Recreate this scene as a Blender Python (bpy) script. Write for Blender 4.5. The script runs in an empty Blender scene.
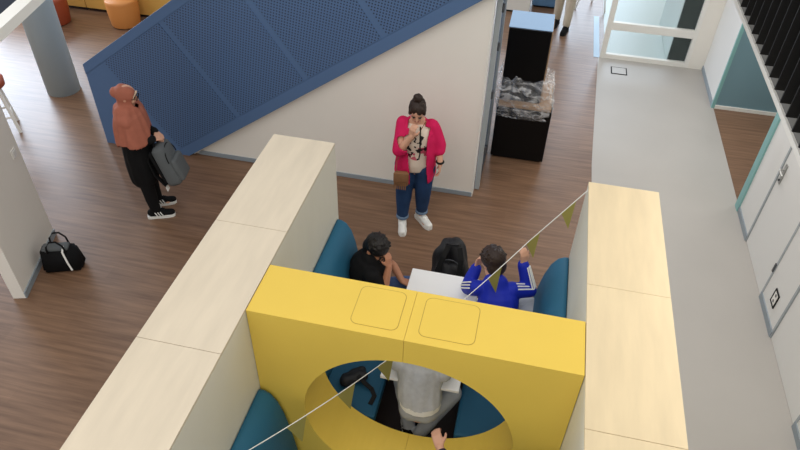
import bpy, bmesh, math, random
from mathutils import Vector, Matrix, noise as mnoise
random.seed(7)
S = bpy.context.scene
COL = S.collection
V = Vector
# ------------------------------------------------------------------ camera
CAM_POS = V((0, 0, 4.7618))
cR = V((0.97507396, 0.2205689, 0.0240858))
cU = V((-0.16212762, 0.63416638, 0.7560077))
cF = V((-0.15147738, 0.7410684, -0.65411943))
cam = bpy.data.cameras.new('camera')
cam.sensor_fit = 'HORIZONTAL'; cam.sensor_width = 36.0; cam.lens = 663.37 / 800 * 36
cam.clip_start = 0.05; cam.clip_end = 200
camo = bpy.data.objects.new('camera', cam); COL.objects.link(camo)
m = Matrix.Identity(4)
for i in range(3):
    m[i][0] = cR[i]; m[i][1] = cU[i]; m[i][2] = -cF[i]; m[i][3] = CAM_POS[i]
camo.matrix_world = m
S.camera = camo
# ------------------------------------------------------------------ world, lamps, exposure
S.view_settings.view_transform = 'Standard'
S.view_settings.look = 'None'
S.view_settings.gamma = 1.0
S.view_settings.use_curve_mapping = False
S.view_settings.exposure = 0.0
w = bpy.data.worlds.new('world'); S.world = w; w.use_nodes = True
bg = w.node_tree.nodes['Background']
bg.inputs[0].default_value = (0.985, 0.985, 0.98, 1); bg.inputs[1].default_value = 0.80
def area(name, loc, target, sx, sy, energy, color):
    l = bpy.data.lights.new(name, 'AREA'); l.shape = 'RECTANGLE'; l.size = sx; l.size_y = sy
    l.energy = energy; l.color = color
    o = bpy.data.objects.new(name, l); COL.objects.link(o); o.location = loc
    o.rotation_euler = (V(target) - V(loc)).to_track_quat('-Z', 'Y').to_euler()
    return o
area('ceiling_lamp_field', (-1.0, 0.0, 8.0), (-1.6, 3.5, 0), 6.0, 6.0, 215, (1.0, 0.94, 0.86))
area('window_daylight', (-12.5, 11.0, 3.2), (-5.0, 6.5, 0.2), 5.0, 3.4, 760, (0.72, 0.84, 1.0))
area('entrance_daylight', (0.3, 16.5, 2.8), (0.3, 9.0, 0.0), 4.0, 3.2, 300, (0.66, 0.82, 1.0))
area('corridor_ceiling_lamp', (1.9, 7.2, 2.84), (1.9, 7.2, 0), 0.5, 4.6, 46, (1.0, 0.95, 0.88))
area('niche_fill_light', (3.6, 7.7, 2.84), (3.6, 7.7, 0), 1.0, 1.0, 26, (1.0, 0.95, 0.88))  # unseen light added to brighten the teal niche
area('corridor_ceiling_lamp', (1.9, 3.2, 2.84), (1.9, 3.2, 0), 0.5, 2.4, 26, (1.0, 0.95, 0.88))

# ------------------------------------------------------------------ materials
def srgb(r, g, b):
    f = lambda c: (c / 255 / 12.92) if c / 255 <= 0.04045 else ((c / 255 + 0.055) / 1.055) ** 2.4
    return (f(r), f(g), f(b), 1)
def mat(name, col, rough=0.6, spec=0.5, metal=0.0, vary=0.0, vscale=8.0, stretch=(1, 1, 1), bump=0.0, bscale=60.0, sheen=0.0):
    m = bpy.data.materials.new(name); m.use_nodes = True
    nt = m.node_tree; b = nt.nodes['Principled BSDF']
    c = srgb(*col)
    b.inputs['Base Color'].default_value = c
    b.inputs['Roughness'].default_value = rough
    b.inputs['Specular IOR Level'].default_value = spec
    b.inputs['Metallic'].default_value = metal
    if sheen: b.inputs['Sheen Weight'].default_value = sheen
    tc = nt.nodes.new('ShaderNodeTexCoord')
    if vary:
        mp = nt.nodes.new('ShaderNodeMapping'); mp.inputs['Scale'].default_value = stretch
        nz = nt.nodes.new('ShaderNodeTexNoise'); nz.inputs['Scale'].default_value = vscale; nz.inputs['Detail'].default_value = 5
        rp = nt.nodes.new('ShaderNodeValToRGB')
        rp.color_ramp.elements[0].position = 0.3; rp.color_ramp.elements[1].position = 0.7
        rp.color_ramp.elements[0].color = tuple(x * (1 - vary) for x in c[:3]) + (1,)
        rp.color_ramp.elements[1].color = tuple(min(1, x * (1 + vary)) for x in c[:3]) + (1,)
        nt.links.new(tc.outputs['Object'], mp.inputs['Vector']); nt.links.new(mp.outputs[0], nz.inputs['Vector'])
        nt.links.new(nz.outputs['Fac'], rp.inputs[0]); nt.links.new(rp.outputs[0], b.inputs['Base Color'])
    if bump:
        n2 = nt.nodes.new('ShaderNodeTexNoise'); n2.inputs['Scale'].default_value = bscale; n2.inputs['Detail'].default_value = 3
        bp = nt.nodes.new('ShaderNodeBump'); bp.inputs['Strength'].default_value = bump; bp.inputs['Distance'].default_value = 0.01
        nt.links.new(tc.outputs['Object'], n2.inputs['Vector'])
        nt.links.new(n2.outputs['Fac'], bp.inputs['Height']); nt.links.new(bp.outputs[0], b.inputs['Normal'])
    return m
def floor_mat():
    m = bpy.data.materials.new('wood_floor'); m.use_nodes = True
    nt = m.node_tree; b = nt.nodes['Principled BSDF']; L = nt.links.new
    tc = nt.nodes.new('ShaderNodeTexCoord')
    mp = nt.nodes.new('ShaderNodeMapping'); mp.inputs['Scale'].default_value = (0.9, 16, 1)
    nz = nt.nodes.new('ShaderNodeTexNoise'); nz.inputs['Scale'].default_value = 1.6; nz.inputs['Detail'].default_value = 7; nz.inputs['Roughness'].default_value = 0.62
    L(tc.outputs['Object'], mp.inputs[0]); L(mp.outputs[0], nz.inputs['Vector'])
    br = nt.nodes.new('ShaderNodeTexBrick'); br.offset = 0.37
    br.inputs['Color1'].default_value = (0.42, 0.42, 0.42, 1); br.inputs['Color2'].default_value = (0.58, 0.58, 0.58, 1); br.inputs['Mortar'].default_value = (0.40, 0.40, 0.40, 1)
    br.inputs['Scale'].default_value = 1.0; br.inputs['Brick Width'].default_value = 1.25; br.inputs['Row Height'].default_value = 0.185
    br.inputs['Mortar Size'].default_value = 0.002; br.inputs['Bias'].default_value = 0.0
    L(tc.outputs['Object'], br.inputs['Vector'])
    mx = nt.nodes.new('ShaderNodeMix'); mx.data_type = 'FLOAT'; mx.inputs[0].default_value = 0.3
    L(nz.outputs['Fac'], mx.inputs[2]); L(br.outputs['Color'], mx.inputs[3])
    rp = nt.nodes.new('ShaderNodeValToRGB'); e = rp.color_ramp.elements
    e[0].position = 0.34; e[0].color = srgb(95, 69, 51); e[1].position = 0.68; e[1].color = srgb(143, 111, 87)
    L(mx.outputs[0], rp.inputs[0]); L(rp.outputs[0], b.inputs['Base Color'])
    b.inputs['Roughness'].default_value = 0.36
    b.inputs['Specular IOR Level'].default_value = 0.5
    bp = nt.nodes.new('ShaderNodeBump'); bp.inputs['Strength'].default_value = 0.12; bp.inputs['Distance'].default_value = 0.004
    L(nz.outputs['Fac'], bp.inputs['Height']); L(bp.outputs[0], b.inputs['Normal'])
    return m
SA = math.atan(0.692)       # pitch of the stair
def perforated_mat():
    m = bpy.data.materials.new('blue_perforated_sheet'); m.use_nodes = True
    nt = m.node_tree; b = nt.nodes['Principled BSDF']; L = nt.links.new
    tc = nt.nodes.new('ShaderNodeTexCoord')
    sp = nt.nodes.new('ShaderNodeSeparateXYZ'); L(tc.outputs['Object'], sp.inputs[0])
    def math_(op, a, bb=None, c=None):
        n = nt.nodes.new('ShaderNodeMath'); n.operation = op
        for i, v in enumerate((a, bb, c)):
            if v is None: continue
            if isinstance(v, (int, float)): n.inputs[i].default_value = v
            else: L(v, n.inputs[i])
        return n.outputs[0]
    P = 0.043
    def grid(ox, oz):
        fx = math_('SUBTRACT', math_('FRACT', math_('ADD', math_('DIVIDE', sp.outputs['X'], P), ox)), 0.5)
        fz = math_('SUBTRACT', math_('FRACT', math_('ADD', math_('DIVIDE', sp.outputs['Z'], P), oz)), 0.5)
        return math_('SQRT', math_('ADD', math_('MULTIPLY', fx, fx), math_('MULTIPLY', fz, fz)))
    d = math_('MINIMUM', grid(0, 0), grid(0.5, 0.5))
    hole = math_('LESS_THAN', d, 0.20)
    mx = nt.nodes.new('ShaderNodeMix'); mx.data_type = 'RGBA'
    mx.inputs[6].default_value = srgb(80, 109, 149); mx.inputs[7].default_value = srgb(34, 48, 76)
    L(hole, mx.inputs[0]); L(mx.outputs[2], b.inputs['Base Color'])
    b.inputs['Roughness'].default_value = 0.5
    return m
M = dict(
    floor=floor_mat(), perf=perforated_mat(),
    grey_floor=mat('grey_linoleum', (173, 169, 164), 0.42, 0.4, vary=0.03, vscale=1.2),
    blue=mat('blue_painted_steel', (80, 109, 149), 0.5),
    wall=mat('white_wall_paint', (232, 228, 220), 0.75, 0.3, vary=0.015, vscale=2),
    wallr=mat('white_laminate', (224, 223, 220), 0.5, 0.4),
    white=mat('white_lacquer', (232, 230, 224), 0.4),
    skirting=mat('blue_grey_skirting', (142, 152, 160), 0.5),
    maple=mat('pale_maple_veneer', (216, 203, 181), 0.42, 0.4, vary=0.05, vscale=3.0, stretch=(5, 0.8, 1)),
    maple2=mat('pale_maple_veneer_warm', (224, 205, 168), 0.42, 0.4, vary=0.05, vscale=3.0, stretch=(5, 0.8, 1)),
    panel=mat('off_white_melamine', (226, 223, 208), 0.5, 0.4, vary=0.02, vscale=3.0, stretch=(2, 2, .5)),
    gap=mat('dark_joint', (92, 74, 54), 0.8, 0.2),
    yellow=mat('mustard_yellow_laminate', (230, 197, 84), 0.5, 0.35, vary=0.02, vscale=3),
    teal_seat=mat('petrol_blue_upholstery', (38, 100, 130), 0.62, 0.35, bump=0.12, bscale=260),
    teal_dark=mat('petrol_blue_seat_pad', (30, 84, 112), 0.6, 0.3, bump=0.12, bscale=260),
    dark=mat('dark_brown_laminate', (38, 27, 25), 0.55),
    tabletop=mat('white_table_laminate', (238, 238, 238), 0.35),
    steel=mat('brushed_steel', (172, 172, 170), 0.35, metal=0.9),
    dsteel=mat('dark_grey_metal', (82, 84, 88), 0.45, metal=0.4),
    black=mat('black_lacquer', (9, 9, 10), 0.35, 0.2),
    blackm=mat('black_matt', (16, 16, 17), 0.7, 0.3),
    slabgrey=mat('grey_concrete_edge', (110, 108, 104), 0.8),
    tealp=mat('teal_paint', (112, 142, 152), 0.6),
    teall=mat('light_teal_frame', (126, 172, 170), 0.5),
    column=mat('pale_blue_column_paint', (186, 202, 208), 0.5, 0.4),
    cabinet=mat('ochre_cabinet_front', (222, 174, 90), 0.45),
    orange=mat('orange_leatherette', (214, 140, 72), 0.5),
    rust=mat('rust_red_leatherette', (160, 72, 42), 0.5),
    navy=mat('dark_navy_carpet', (20, 28, 46), 0.9),
    skin=mat('light_skin', (214, 164, 138), 0.55, 0.35),
    skin2=mat('tan_skin', (178, 124, 96), 0.55, 0.35),
    hairb=mat('black_hair', (22, 18, 17), 0.5, 0.35, bump=0.6, bscale=70),
    hairbr=mat('dark_brown_hair', (46, 32, 26), 0.5, 0.35, bump=0.6, bscale=70),
    hijab=mat('terracotta_cloth', (174, 106, 86), 0.8, 0.2, vary=0.06, vscale=14, bump=0.2, bscale=80),
    bagcloth=mat('black_nylon', (30, 30, 33), 0.6, 0.4, bump=0.2, bscale=90),
    bcloth=mat('black_cloth', (17, 17, 19), 0.85, 0.2),
    lace=mat('pale_underscarf', (226, 200, 172), 0.8),
    greycloth=mat('grey_canvas', (94, 98, 100), 0.8, 0.2, bump=0.2, bscale=150),
    shoe_w=mat('white_rubber', (232, 232, 228), 0.55),
    pink=mat('raspberry_knit', (206, 30, 88), 0.8, 0.2, bump=0.25, bscale=120),
    jeans=mat('blue_denim', (38, 64, 102), 0.8, 0.2, vary=0.12, vscale=9, bump=0.2, bscale=200),
    jeansl=mat('light_blue_denim_cuff', (112, 136, 164), 0.8, 0.2),
    gjeans=mat('grey_denim', (168, 172, 178), 0.8, 0.2, vary=0.12, vscale=9, bump=0.2, bscale=200),
    brownb=mat('brown_suede', (134, 98, 70), 0.8, 0.2, vary=0.1, vscale=20),
    royal=mat('royal_blue_jersey', (20, 40, 168), 0.65, 0.3),
    hoodie=mat('light_grey_sweatshirt', (192, 194, 197), 0.85, 0.2, vary=0.07, vscale=30, bump=0.2, bscale=140),
    wshirt=mat('white_cotton', (235, 235, 232), 0.8, 0.2),
    beige=mat('beige_chino_cloth', (186, 174, 156), 0.8, 0.2),
    purple=mat('dark_plum_sweater', (58, 50, 64), 0.85, 0.2),
    olive=mat('olive_green_felt', (150, 142, 78), 0.8, 0.2),
    string=mat('white_cord', (240, 240, 236), 0.7),
    lips=mat('lips', (176, 98, 92), 0.5),
    eye=mat('dark_eye', (26, 18, 16), 0.3),
    cardboard=mat('brown_cardboard', (158, 130, 104), 0.8, 0.2),
    bluebox=mat('sky_blue_upholstery', (92, 130, 170), 0.7),
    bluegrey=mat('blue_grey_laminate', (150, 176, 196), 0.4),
)
def glass_mat(name, col, alpha, rough=0.05):
    m = mat(name, col, rough, 0.6); b = m.node_tree.nodes['Principled BSDF']; b.inputs['Alpha'].default_value = alpha; return m
M['glass'] = glass_mat('pale_green_glass', (182, 204, 202), 0.06)
M['glass'].node_tree.nodes['Principled BSDF'].inputs['Specular IOR Level'].default_value = 0.25
M['bglass'] = glass_mat('blue_tinted_glass', (84, 128, 176), 0.75)
def film_mat():
    m = mat('clear_plastic_film', (240, 240, 242), 0.1, 0.8); nt = m.node_tree; b = nt.nodes['Principled BSDF']; L = nt.links.new
    tc = nt.nodes.new('ShaderNodeTexCoord'); mp = nt.nodes.new('ShaderNodeMapping'); mp.inputs['Scale'].default_value = (1, 1, 2.6); mp.inputs['Rotation'].default_value = (.4, .5, 0)
    nz = nt.nodes.new('ShaderNodeTexNoise'); nz.inputs['Scale'].default_value = 6; nz.inputs['Detail'].default_value = 4; nz.inputs['Distortion'].default_value = 1.0
    L(tc.outputs['Object'], mp.inputs[0]); L(mp.outputs[0], nz.inputs['Vector'])
    rp = nt.nodes.new('ShaderNodeValToRGB'); e = rp.color_ramp.elements; e[0].position = .42; e[0].color = (.08, .08, .08, 1); e[1].position = .72; e[1].color = (.55, .55, .55, 1)
    L(nz.outputs['Fac'], rp.inputs[0]); L(rp.outputs[0], b.inputs['Alpha'])
    bp = nt.nodes.new('ShaderNodeBump'); bp.inputs['Strength'].default_value = .9; bp.inputs['Distance'].default_value = .03
    L(nz.outputs['Fac'], bp.inputs['Height']); L(bp.outputs[0], b.inputs['Normal'])
    return m
M['film'] = film_mat()
def tee_mat():
    m = mat('printed_white_tee', (222, 206, 190), 0.8, 0.2); nt = m.node_tree; b = nt.nodes['Principled BSDF']; L = nt.links.new
    tc = nt.nodes.new('ShaderNodeTexCoord'); nz = nt.nodes.new('ShaderNodeTexNoise'); nz.inputs['Scale'].default_value = 19; nz.inputs['Detail'].default_value = 1.5
    nz2 = nt.nodes.new('ShaderNodeTexNoise'); nz2.inputs['Scale'].default_value = 11; nz2.inputs['Detail'].default_value = 1
    L(tc.outputs['Object'], nz.inputs['Vector']); L(tc.outputs['Object'], nz2.inputs['Vector'])
    sp = nt.nodes.new('ShaderNodeSeparateXYZ'); L(tc.outputs['Object'], sp.inputs[0])
    def mm(op, a, bb):
        n = nt.nodes.new('ShaderNodeMath'); n.operation = op
        for i, v in enumerate((a, bb)):
            if isinstance(v, (int, float)): n.inputs[i].default_value = v
            else: L(v, n.inputs[i])
        return n.outputs[0]
    # printed emblem: an oval on the chest (object space, z from floor)
    dx = mm('DIVIDE', mm('SUBTRACT', sp.outputs['X'], 0.03), 0.115); dz = mm('DIVIDE', mm('SUBTRACT', sp.outputs['Z'], 1.09), 0.15)
    ins = mm('LESS_THAN', mm('ADD', mm('MULTIPLY', dx, dx), mm('MULTIPLY', dz, dz)), 1.0)
    blk = mm('MULTIPLY', ins, mm('GREATER_THAN', nz.outputs['Fac'], 0.56))
    pk = mm('MULTIPLY', mm('MULTIPLY', ins, mm('GREATER_THAN', nz2.outputs['Fac'], 0.50)), mm('LESS_THAN', sp.outputs['Z'], 1.1))
    m1 = nt.nodes.new('ShaderNodeMix'); m1.data_type = 'RGBA'; m1.inputs[6].default_value = srgb(222, 206, 190); m1.inputs[7].default_value = srgb(196, 92, 108); L(pk, m1.inputs[0])
    m2 = nt.nodes.new('ShaderNodeMix'); m2.data_type = 'RGBA'; m2.inputs[7].default_value = srgb(40, 34, 36); L(m1.outputs[2], m2.inputs[6]); L(blk, m2.inputs[0])
    L(m2.outputs[2], b.inputs['Base Color'])
    return m
M['tee'] = tee_mat()
M['palegrey'] = mat('pale_grey_green_floor', (176, 188, 184), 0.4)
M['jeansm'] = mat('mid_blue_denim', (72, 92, 132), 0.8, 0.2, vary=0.1, vscale=9)
M['yjoint'] = mat('mustard_joint', (176, 148, 62), 0.7)
M['skirting2'] = mat('grey_aluminium_frame', (160, 166, 170), 0.45)
M['gloss_top'] = mat('sky_tinted_gloss_top', (170, 203, 238), 0.10, 0.9, metal=0.85)  # sky reflection of the glossy top put into the blue base colour

# ------------------------------------------------------------------ helpers
ORG = {}
def tag(o, label=None, cat=None, group=None, kind=None):
    if label: o['label'] = label
    if cat: o['category'] = cat
    if group: o['group'] = group
    if kind: o['kind'] = kind
    return o
def thing(name, loc, label, cat, group=None):
    o = bpy.data.objects.new(name, None); COL.objects.link(o); o.location = loc
    o.empty_display_size = 0.1
    ORG[o] = V(loc); return tag(o, label, cat, group)
def obj(name, bm, material, parent=None, loc=None, smooth=False, label=None):
    """link the bmesh (world coordinates) as one mesh object"""
    org = ORG[parent] if parent else V(loc or (0, 0, 0))
    me = bpy.data.meshes.new(name)
    if isinstance(bm, bmesh.types.BMesh):
        bmesh.ops.recalc_face_normals(bm, faces=bm.faces)
        bm.to_mesh(me); bm.free()
    else: me = bm
    me.transform(Matrix.Translation(-org))
    for p in me.polygons: p.use_smooth = smooth
    me.materials.clear(); me.materials.append(M[material])
    o = bpy.data.objects.new(name, me); COL.objects.link(o)
    if parent: o.parent = parent
    else: o.location = org
    ORG[o] = org
    if label: o['label'] = label
    return o
def struct(name, bm, material, loc=None, smooth=False):
    return tag(obj(name, bm, material, None, loc, smooth), kind='structure')
def new(): return bmesh.new()
def box(bm, lo, hi, bevel=0.0, seg=2):
    lo, hi = V(lo), V(hi)
    t = bmesh.new()
    bmesh.ops.create_cube(t, size=1)
    for v in t.verts: v.co = V(((lo[i] + hi[i]) / 2 + v.co[i] * (hi[i] - lo[i]) for i in range(3)))
    if bevel: bmesh.ops.bevel(t, geom=t.edges[:], offset=bevel, segments=seg, affect='EDGES', profile=0.6)
    join(bm, t); return bm
def join(bm, t, mx=None):
    mp = {}
    for v in t.verts: mp[v.index] = None
    t.verts.index_update()
    vs = [bm.verts.new((mx @ v.co) if mx else v.co) for v in t.verts]
    for f in t.faces:
        try: bm.faces.new([vs[v.index] for v in f.verts])
        except ValueError: pass
    t.free()
def bx(lo, hi, bevel=0.0): return box(new(), lo, hi, bevel)
def prism(poly, y0, y1, bm=None):
    """poly in XZ, extruded along y"""
    bm = bm or new()
    a = [bm.verts.new((x, y0, z)) for x, z in poly]; b = [bm.verts.new((x, y1, z)) for x, z in poly]
    n = len(poly); bm.faces.new(a); bm.faces.new(b[::-1])
    for i in range(n): bm.faces.new((a[i], a[(i + 1) % n], b[(i + 1) % n], b[i]))
    return bm
def zprism(poly, z0, z1, bm=None):
    bm = bm or new()
    a = [bm.verts.new((x, y, z0)) for x, y in poly]; b = [bm.verts.new((x, y, z1)) for x, y in poly]
    n = len(poly); bm.faces.new(a); bm.faces.new(b[::-1])
    for i in range(n): bm.faces.new((a[i], a[(i + 1) % n], b[(i + 1) % n], b[i]))
    return bm
def lathe(prof, cx, cy, seg=32, bm=None):
    bm = bm or new(); rings = []
    for r, z in prof:
        rings.append([bm.verts.new((cx + r * math.cos(2 * math.pi * i / seg), cy + r * math.sin(2 * math.pi * i / seg), z)) for i in range(seg)])
    for a, b in zip(rings, rings[1:]):
        for i in range(seg): bm.faces.new((a[i], a[(i + 1) % seg], b[(i + 1) % seg], b[i]))
    bm.faces.new(rings[0]); bm.faces.new(rings[-1][::-1]); return bm
def frame_of(d):
    d = d.normalized(); h = V((0, 0, 1)) if abs(d.z) < 0.9 else V((1, 0, 0))
    a = d.cross(h).normalized(); return a, d.cross(a).normalized()
def tube(pts, r, bm=None, seg=8):
    bm = bm or new(); pts = [V(p) for p in pts]; rings = []
    rr = r if isinstance(r, (list, tuple)) else [r] * len(pts)
    for i, p in enumerate(pts):
        d = (pts[min(i + 1, len(pts) - 1)] - pts[max(i - 1, 0)])
        a, b = frame_of(d)
        rings.append([bm.verts.new(p + rr[i] * (a * math.cos(2 * math.pi * k / seg) + b * math.sin(2 * math.pi * k / seg))) for k in range(seg)])
    for a, b in zip(rings, rings[1:]):
        for i in range(seg): bm.faces.new((a[i], a[(i + 1) % seg], b[(i + 1) % seg], b[i]))
    bm.faces.new(rings[0]); bm.faces.new(rings[-1][::-1]); return bm
def ribbon(pts, w, t, side, bm=None):
    """flat strap: width along side vector"""
    bm = bm or new(); pts = [V(p) for p in pts]; rings = []
    for i, p in enumerate(pts):
        d = (pts[min(i + 1, len(pts) - 1)] - pts[max(i - 1, 0)]).normalized()
        s = (V(side) - d * d.dot(V(side))).normalized() * w / 2; n = d.cross(s).normalized() * t / 2
        rings.append([bm.verts.new(p + q) for q in (s + n, s - n, -s - n, -s + n)])
    for a, b in zip(rings, rings[1:]):
        for i in range(4): bm.faces.new((a[i], a[(i + 1) % 4], b[(i + 1) % 4], b[i]))
    bm.faces.new(rings[0]); bm.faces.new(rings[-1][::-1]); return bm
# organic primitives that a voxel remesh fuses into one surface
def caps(bm, p0, r0, p1, r1, flat=1.0, side=None, seg=14):
    """tapered capsule; `side` = wide axis, flat = thickness ratio of the other axis"""
    p0, p1 = V(p0), V(p1); d = (p1 - p0)
    L = d.length or 1e-6; d = d / L if L > 1e-6 else V((0, 0, 1))
    if side is not None:
        a = (V(side) - d * d.dot(V(side))); a = a.normalized() if a.length > 1e-4 else frame_of(d)[0]; b = d.cross(a)
    else: a, b = frame_of(d)
    prof = []
    for k in range(1, 5): t = -math.pi / 2 + k * math.pi / 8; prof.append((p0 + d * r0 * math.sin(t), r0 * math.cos(t)))
    for k in range(0, 4): t = k * math.pi / 8; prof.append((p1 + d * r1 * math.sin(t), r1 * math.cos(t)))
    t0 = bm.verts.new(p0 - d * r0); t1 = bm.verts.new(p1 + d * r1)
    rings = [[bm.verts.new(c + r * (a * math.cos(2 * math.pi * k / seg) + b * flat * math.sin(2 * math.pi * k / seg))) for k in range(seg)] for c, r in prof]
    for i in range(seg):
        j = (i + 1) % seg
        bm.faces.new((t0, rings[0][j], rings[0][i])); bm.faces.new((t1, rings[-1][i], rings[-1][j]))
        for A, B in zip(rings, rings[1:]): bm.faces.new((A[i], A[j], B[j], B[i]))
def chain(bm, pts, flat=1.0, side=None):
    for (p0, r0), (p1, r1) in zip(pts, pts[1:]): caps(bm, p0, r0, p1, r1, flat, side)
def ell(bm, c, rad, fr=None):
    t = bmesh.new(); bmesh.ops.create_icosphere(t, subdivisions=3, radius=1)
    fr = fr or (V((1, 0, 0)), V((0, 1, 0)), V((0, 0, 1))); c = V(c)
    for v in t.verts: v.co = c + fr[0] * v.co.x * rad[0] + fr[1] * v.co.y * rad[1] + fr[2] * v.co.z * rad[2]
    join(bm, t)
def fuse(bm, voxel=0.008, smooth=3, wrinkle=0.0, wfreq=14, seed=0, cut=None, solid=0.0, fold=.55):
    """union everything in bm to one smooth mesh (voxel remesh), optional cloth wrinkles"""
    bmesh.ops.recalc_face_normals(bm, faces=bm.faces)
    me = bpy.data.meshes.new('tmp'); bm.to_mesh(me); bm.free()
    o = bpy.data.objects.new('tmp', me); COL.objects.link(o)
    r = o.modifiers.new('r', 'REMESH'); r.mode = 'VOXEL'; r.voxel_size = voxel
    if smooth:
        s = o.modifiers.new('s', 'SMOOTH'); s.factor = 0.5; s.iterations = smooth
    dg = bpy.context.evaluated_depsgraph_get()
    out = bpy.data.meshes.new_from_object(o.evaluated_get(dg))
    bpy.data.objects.remove(o); bpy.data.meshes.remove(me)
    if wrinkle or cut:
        b = bmesh.new(); b.from_mesh(out)
        if wrinkle:
            b.normal_update()
            for v in b.verts:
                q = v.co * wfreq + V((seed * 3.1, seed * 1.7, 0)); q.z *= fold
                v.co += v.normal * wrinkle * mnoise.noise(q)
        if cut: bmesh.ops.delete(b, geom=[v for v in b.verts if cut(v.co)], context='VERTS')
        b.to_mesh(out); b.free()
    if solid:
        o = bpy.data.objects.new('tmp', out); COL.objects.link(o)
        s = o.modifiers.new('s', 'SOLIDIFY'); s.thickness = solid; s.offset = -1
        dg = bpy.context.evaluated_depsgraph_get(); o2 = bpy.data.meshes.new_from_object(o.evaluated_get(dg))
        bpy.data.objects.remove(o); bpy.data.meshes.remove(out); out = o2
    return out
def inst(name, mesh, loc, parent, material=None):
    o = bpy.data.objects.new(name, mesh); COL.objects.link(o); o.parent = parent; o.location = V(loc) - ORG[parent]; return o
def arc(cx, cz, r, a0, a1, n): return [(cx + r * math.cos(a0 + (a1 - a0) * i / n), cz + r * math.sin(a0 + (a1 - a0) * i / n)) for i in range(n + 1)]

# ------------------------------------------------------------------ floors and walls
struct('floor', bx((-14, -2, -0.12), (6, 17, 0)), 'floor')
t_ = zprism([(1.04, -1.5), (2.62, -1.5), (2.62, 10.1), (1.03, 10.1), (0.95, 7.1), (0.97, 4.2), (1.04, 4.0)], 0.0005, 0.004)
struct('floor_corridor', t_, 'grey_floor')
# corridor wall (x = 2.6): wall pieces between two doors and a teal niche
XW = 2.6
WH = 2.9
for i, (y0, y1) in enumerate(((8.97, 10.12), (6.06, 6.58), (4.68, 5.22), (2.9, 3.72))):
    wl = struct('wall_right', bx((XW, y0, 0), (XW + 0.1, y1, WH)), 'wallr')
    obj('skirting', bx((XW - 0.012, y0 + 0.005, 0.004), (XW, y1 - 0.005, 0.075)), 'skirting', wl)
struct('wall_right', bx((XW, -1.5, 0), (XW + 0.1, 2.0, WH)), 'wallr')
def door(n, y0, y1, hy):
    d = struct('door_%d' % n, bx((XW + 0.004, y0 + 0.012, 0.008), (XW + 0.05, y1 - 0.012, 2.3)), 'wallr')
    fr = new(); box(fr, (XW - 0.006, y0 - 0.022, 0.0), (XW + 0.06, y0 + 0.006, 2.34)); box(fr, (XW - 0.006, y1 - 0.006, 0.0), (XW + 0.06, y1 + 0.022, 2.34)); box(fr, (XW - 0.006, y0 - .02, 2.3), (XW + .06, y1 + .02, 2.34))
    obj('door_frame', fr, 'skirting2', d)
    h = new()
    hd = bx((XW - 0.008, hy - 0.025, 0.86), (XW + 0.004, hy + 0.025, 1.08), 0.004)
    hp = obj('handle_plate', hd, 'steel', d)
    s = -1
    tube([(XW, hy, 1.02), (XW - 0.05, hy, 1.02), (XW - 0.055, hy - 0.03, 1.02), (XW - 0.055, hy - 0.13, 1.02)], 0.011, h)
    obj('handle', h, 'steel', hp)
    obj('lock_cylinder', tube([(XW - 0.022, hy, 0.9), (XW, hy, 0.9)], 0.012), 'dsteel', hp)
    hg = new()
    for z in (0.35, 1.95):
        box(hg, (XW - 0.016, y0 - 0.014, z), (XW + 0.004, y0 + 0.014, z + 0.1), .003)
    obj('hinge', hg, 'dsteel', d)
    struct('wall_right', bx((XW, y0 - .02, 2.34), (XW + .1, y1 + .02, WH)), 'wallr')
door(1, 5.22, 6.06, 5.97)
door(2, 3.72, 4.68, 4.58)
door(3, 2.0, 2.9, 2.1)
# socket plate between the doors
so = thing('wall_socket', (XW, 4.95, 0.25), 'black framed double wall socket low on the white corridor wall', 'socket')
f = new(); box(f, (XW - .010, 4.885, .18), (XW, 5.005, .195)); box(f, (XW - .010, 4.885, .325), (XW, 5.005, .34)); box(f, (XW - .010, 4.885, .18), (XW, 4.897, .34)); box(f, (XW - .010, 4.993, .18), (XW, 5.005, .34))
obj('frame', f, 'blackm', so)
for z in (.197, .263):
    pl = obj('socket_face', bx((XW - .008, 4.899, z), (XW - .0005, 4.991, z + .062), .003), 'white', so)
    obj('socket_hole', tube([(XW - .0095, 4.945, z + .031), (XW - .007, 4.945, z + .031)], .016, None, 16), 'dsteel', pl)
# niche with teal walls
struct('wall_niche_back', bx((XW + .005, 8.955, 0), (5.2, 9.05, WH)), 'tealp')
struct('trim_1', bx((XW - .012, 8.935, 0), (XW + .03, 8.975, WH)), 'teall')
struct('trim_2', bx((XW - .02, 6.58, 0), (XW + .11, 6.70, WH)), 'teall')
struct('baseboard_niche', bx((XW + .03, 8.935, 0), (5.2, 8.955, .05)), 'white')
struct('wall_niche_side', bx((XW + .1, 6.5, 0), (5.2, 6.58, WH)), 'tealp')
struct('wall_niche_end', bx((5.2, 6.5, 0), (5.28, 9.05, WH)), 'tealp')
# upper walkway over the corridor with its railing of black flat bars
wk = tag(obj('upper_walkway', bx((1.402, -1.5, 2.90), (5.4, 10.1, 3.18)), 'slabgrey', None, (1.4, 4, 2.9)), kind='structure')
obj('edge_strip', bx((1.388, -1.5, 2.872), (1.432, 10.1, 2.905), .002), 'white', wk)
rl = thing('walkway_railing', (1.39, 4.0, 2.97), 'black railing of upright flat bars fixed to the upper walkway edge', 'railing')
bm_ = bx((-.075, -.006, 0), (0, .006, 1.3))
me_ = bpy.data.meshes.new('baluster'); bm_.to_mesh(me_); bm_.free(); me_.materials.append(M['blackm'])
y = 1.0
while y < 9.0:
    inst('baluster', me_, (1.401, y, 3.0), rl); y += 0.145
obj('handrail', bx((1.33, 0.9, 4.265), (1.42, 9.1, 4.30), .006), 'blackm', rl)
struct('wall_upper_right', bx((2.6, -1.5, 3.18), (2.7, 10.1, 4.6)), 'blackm')
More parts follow.
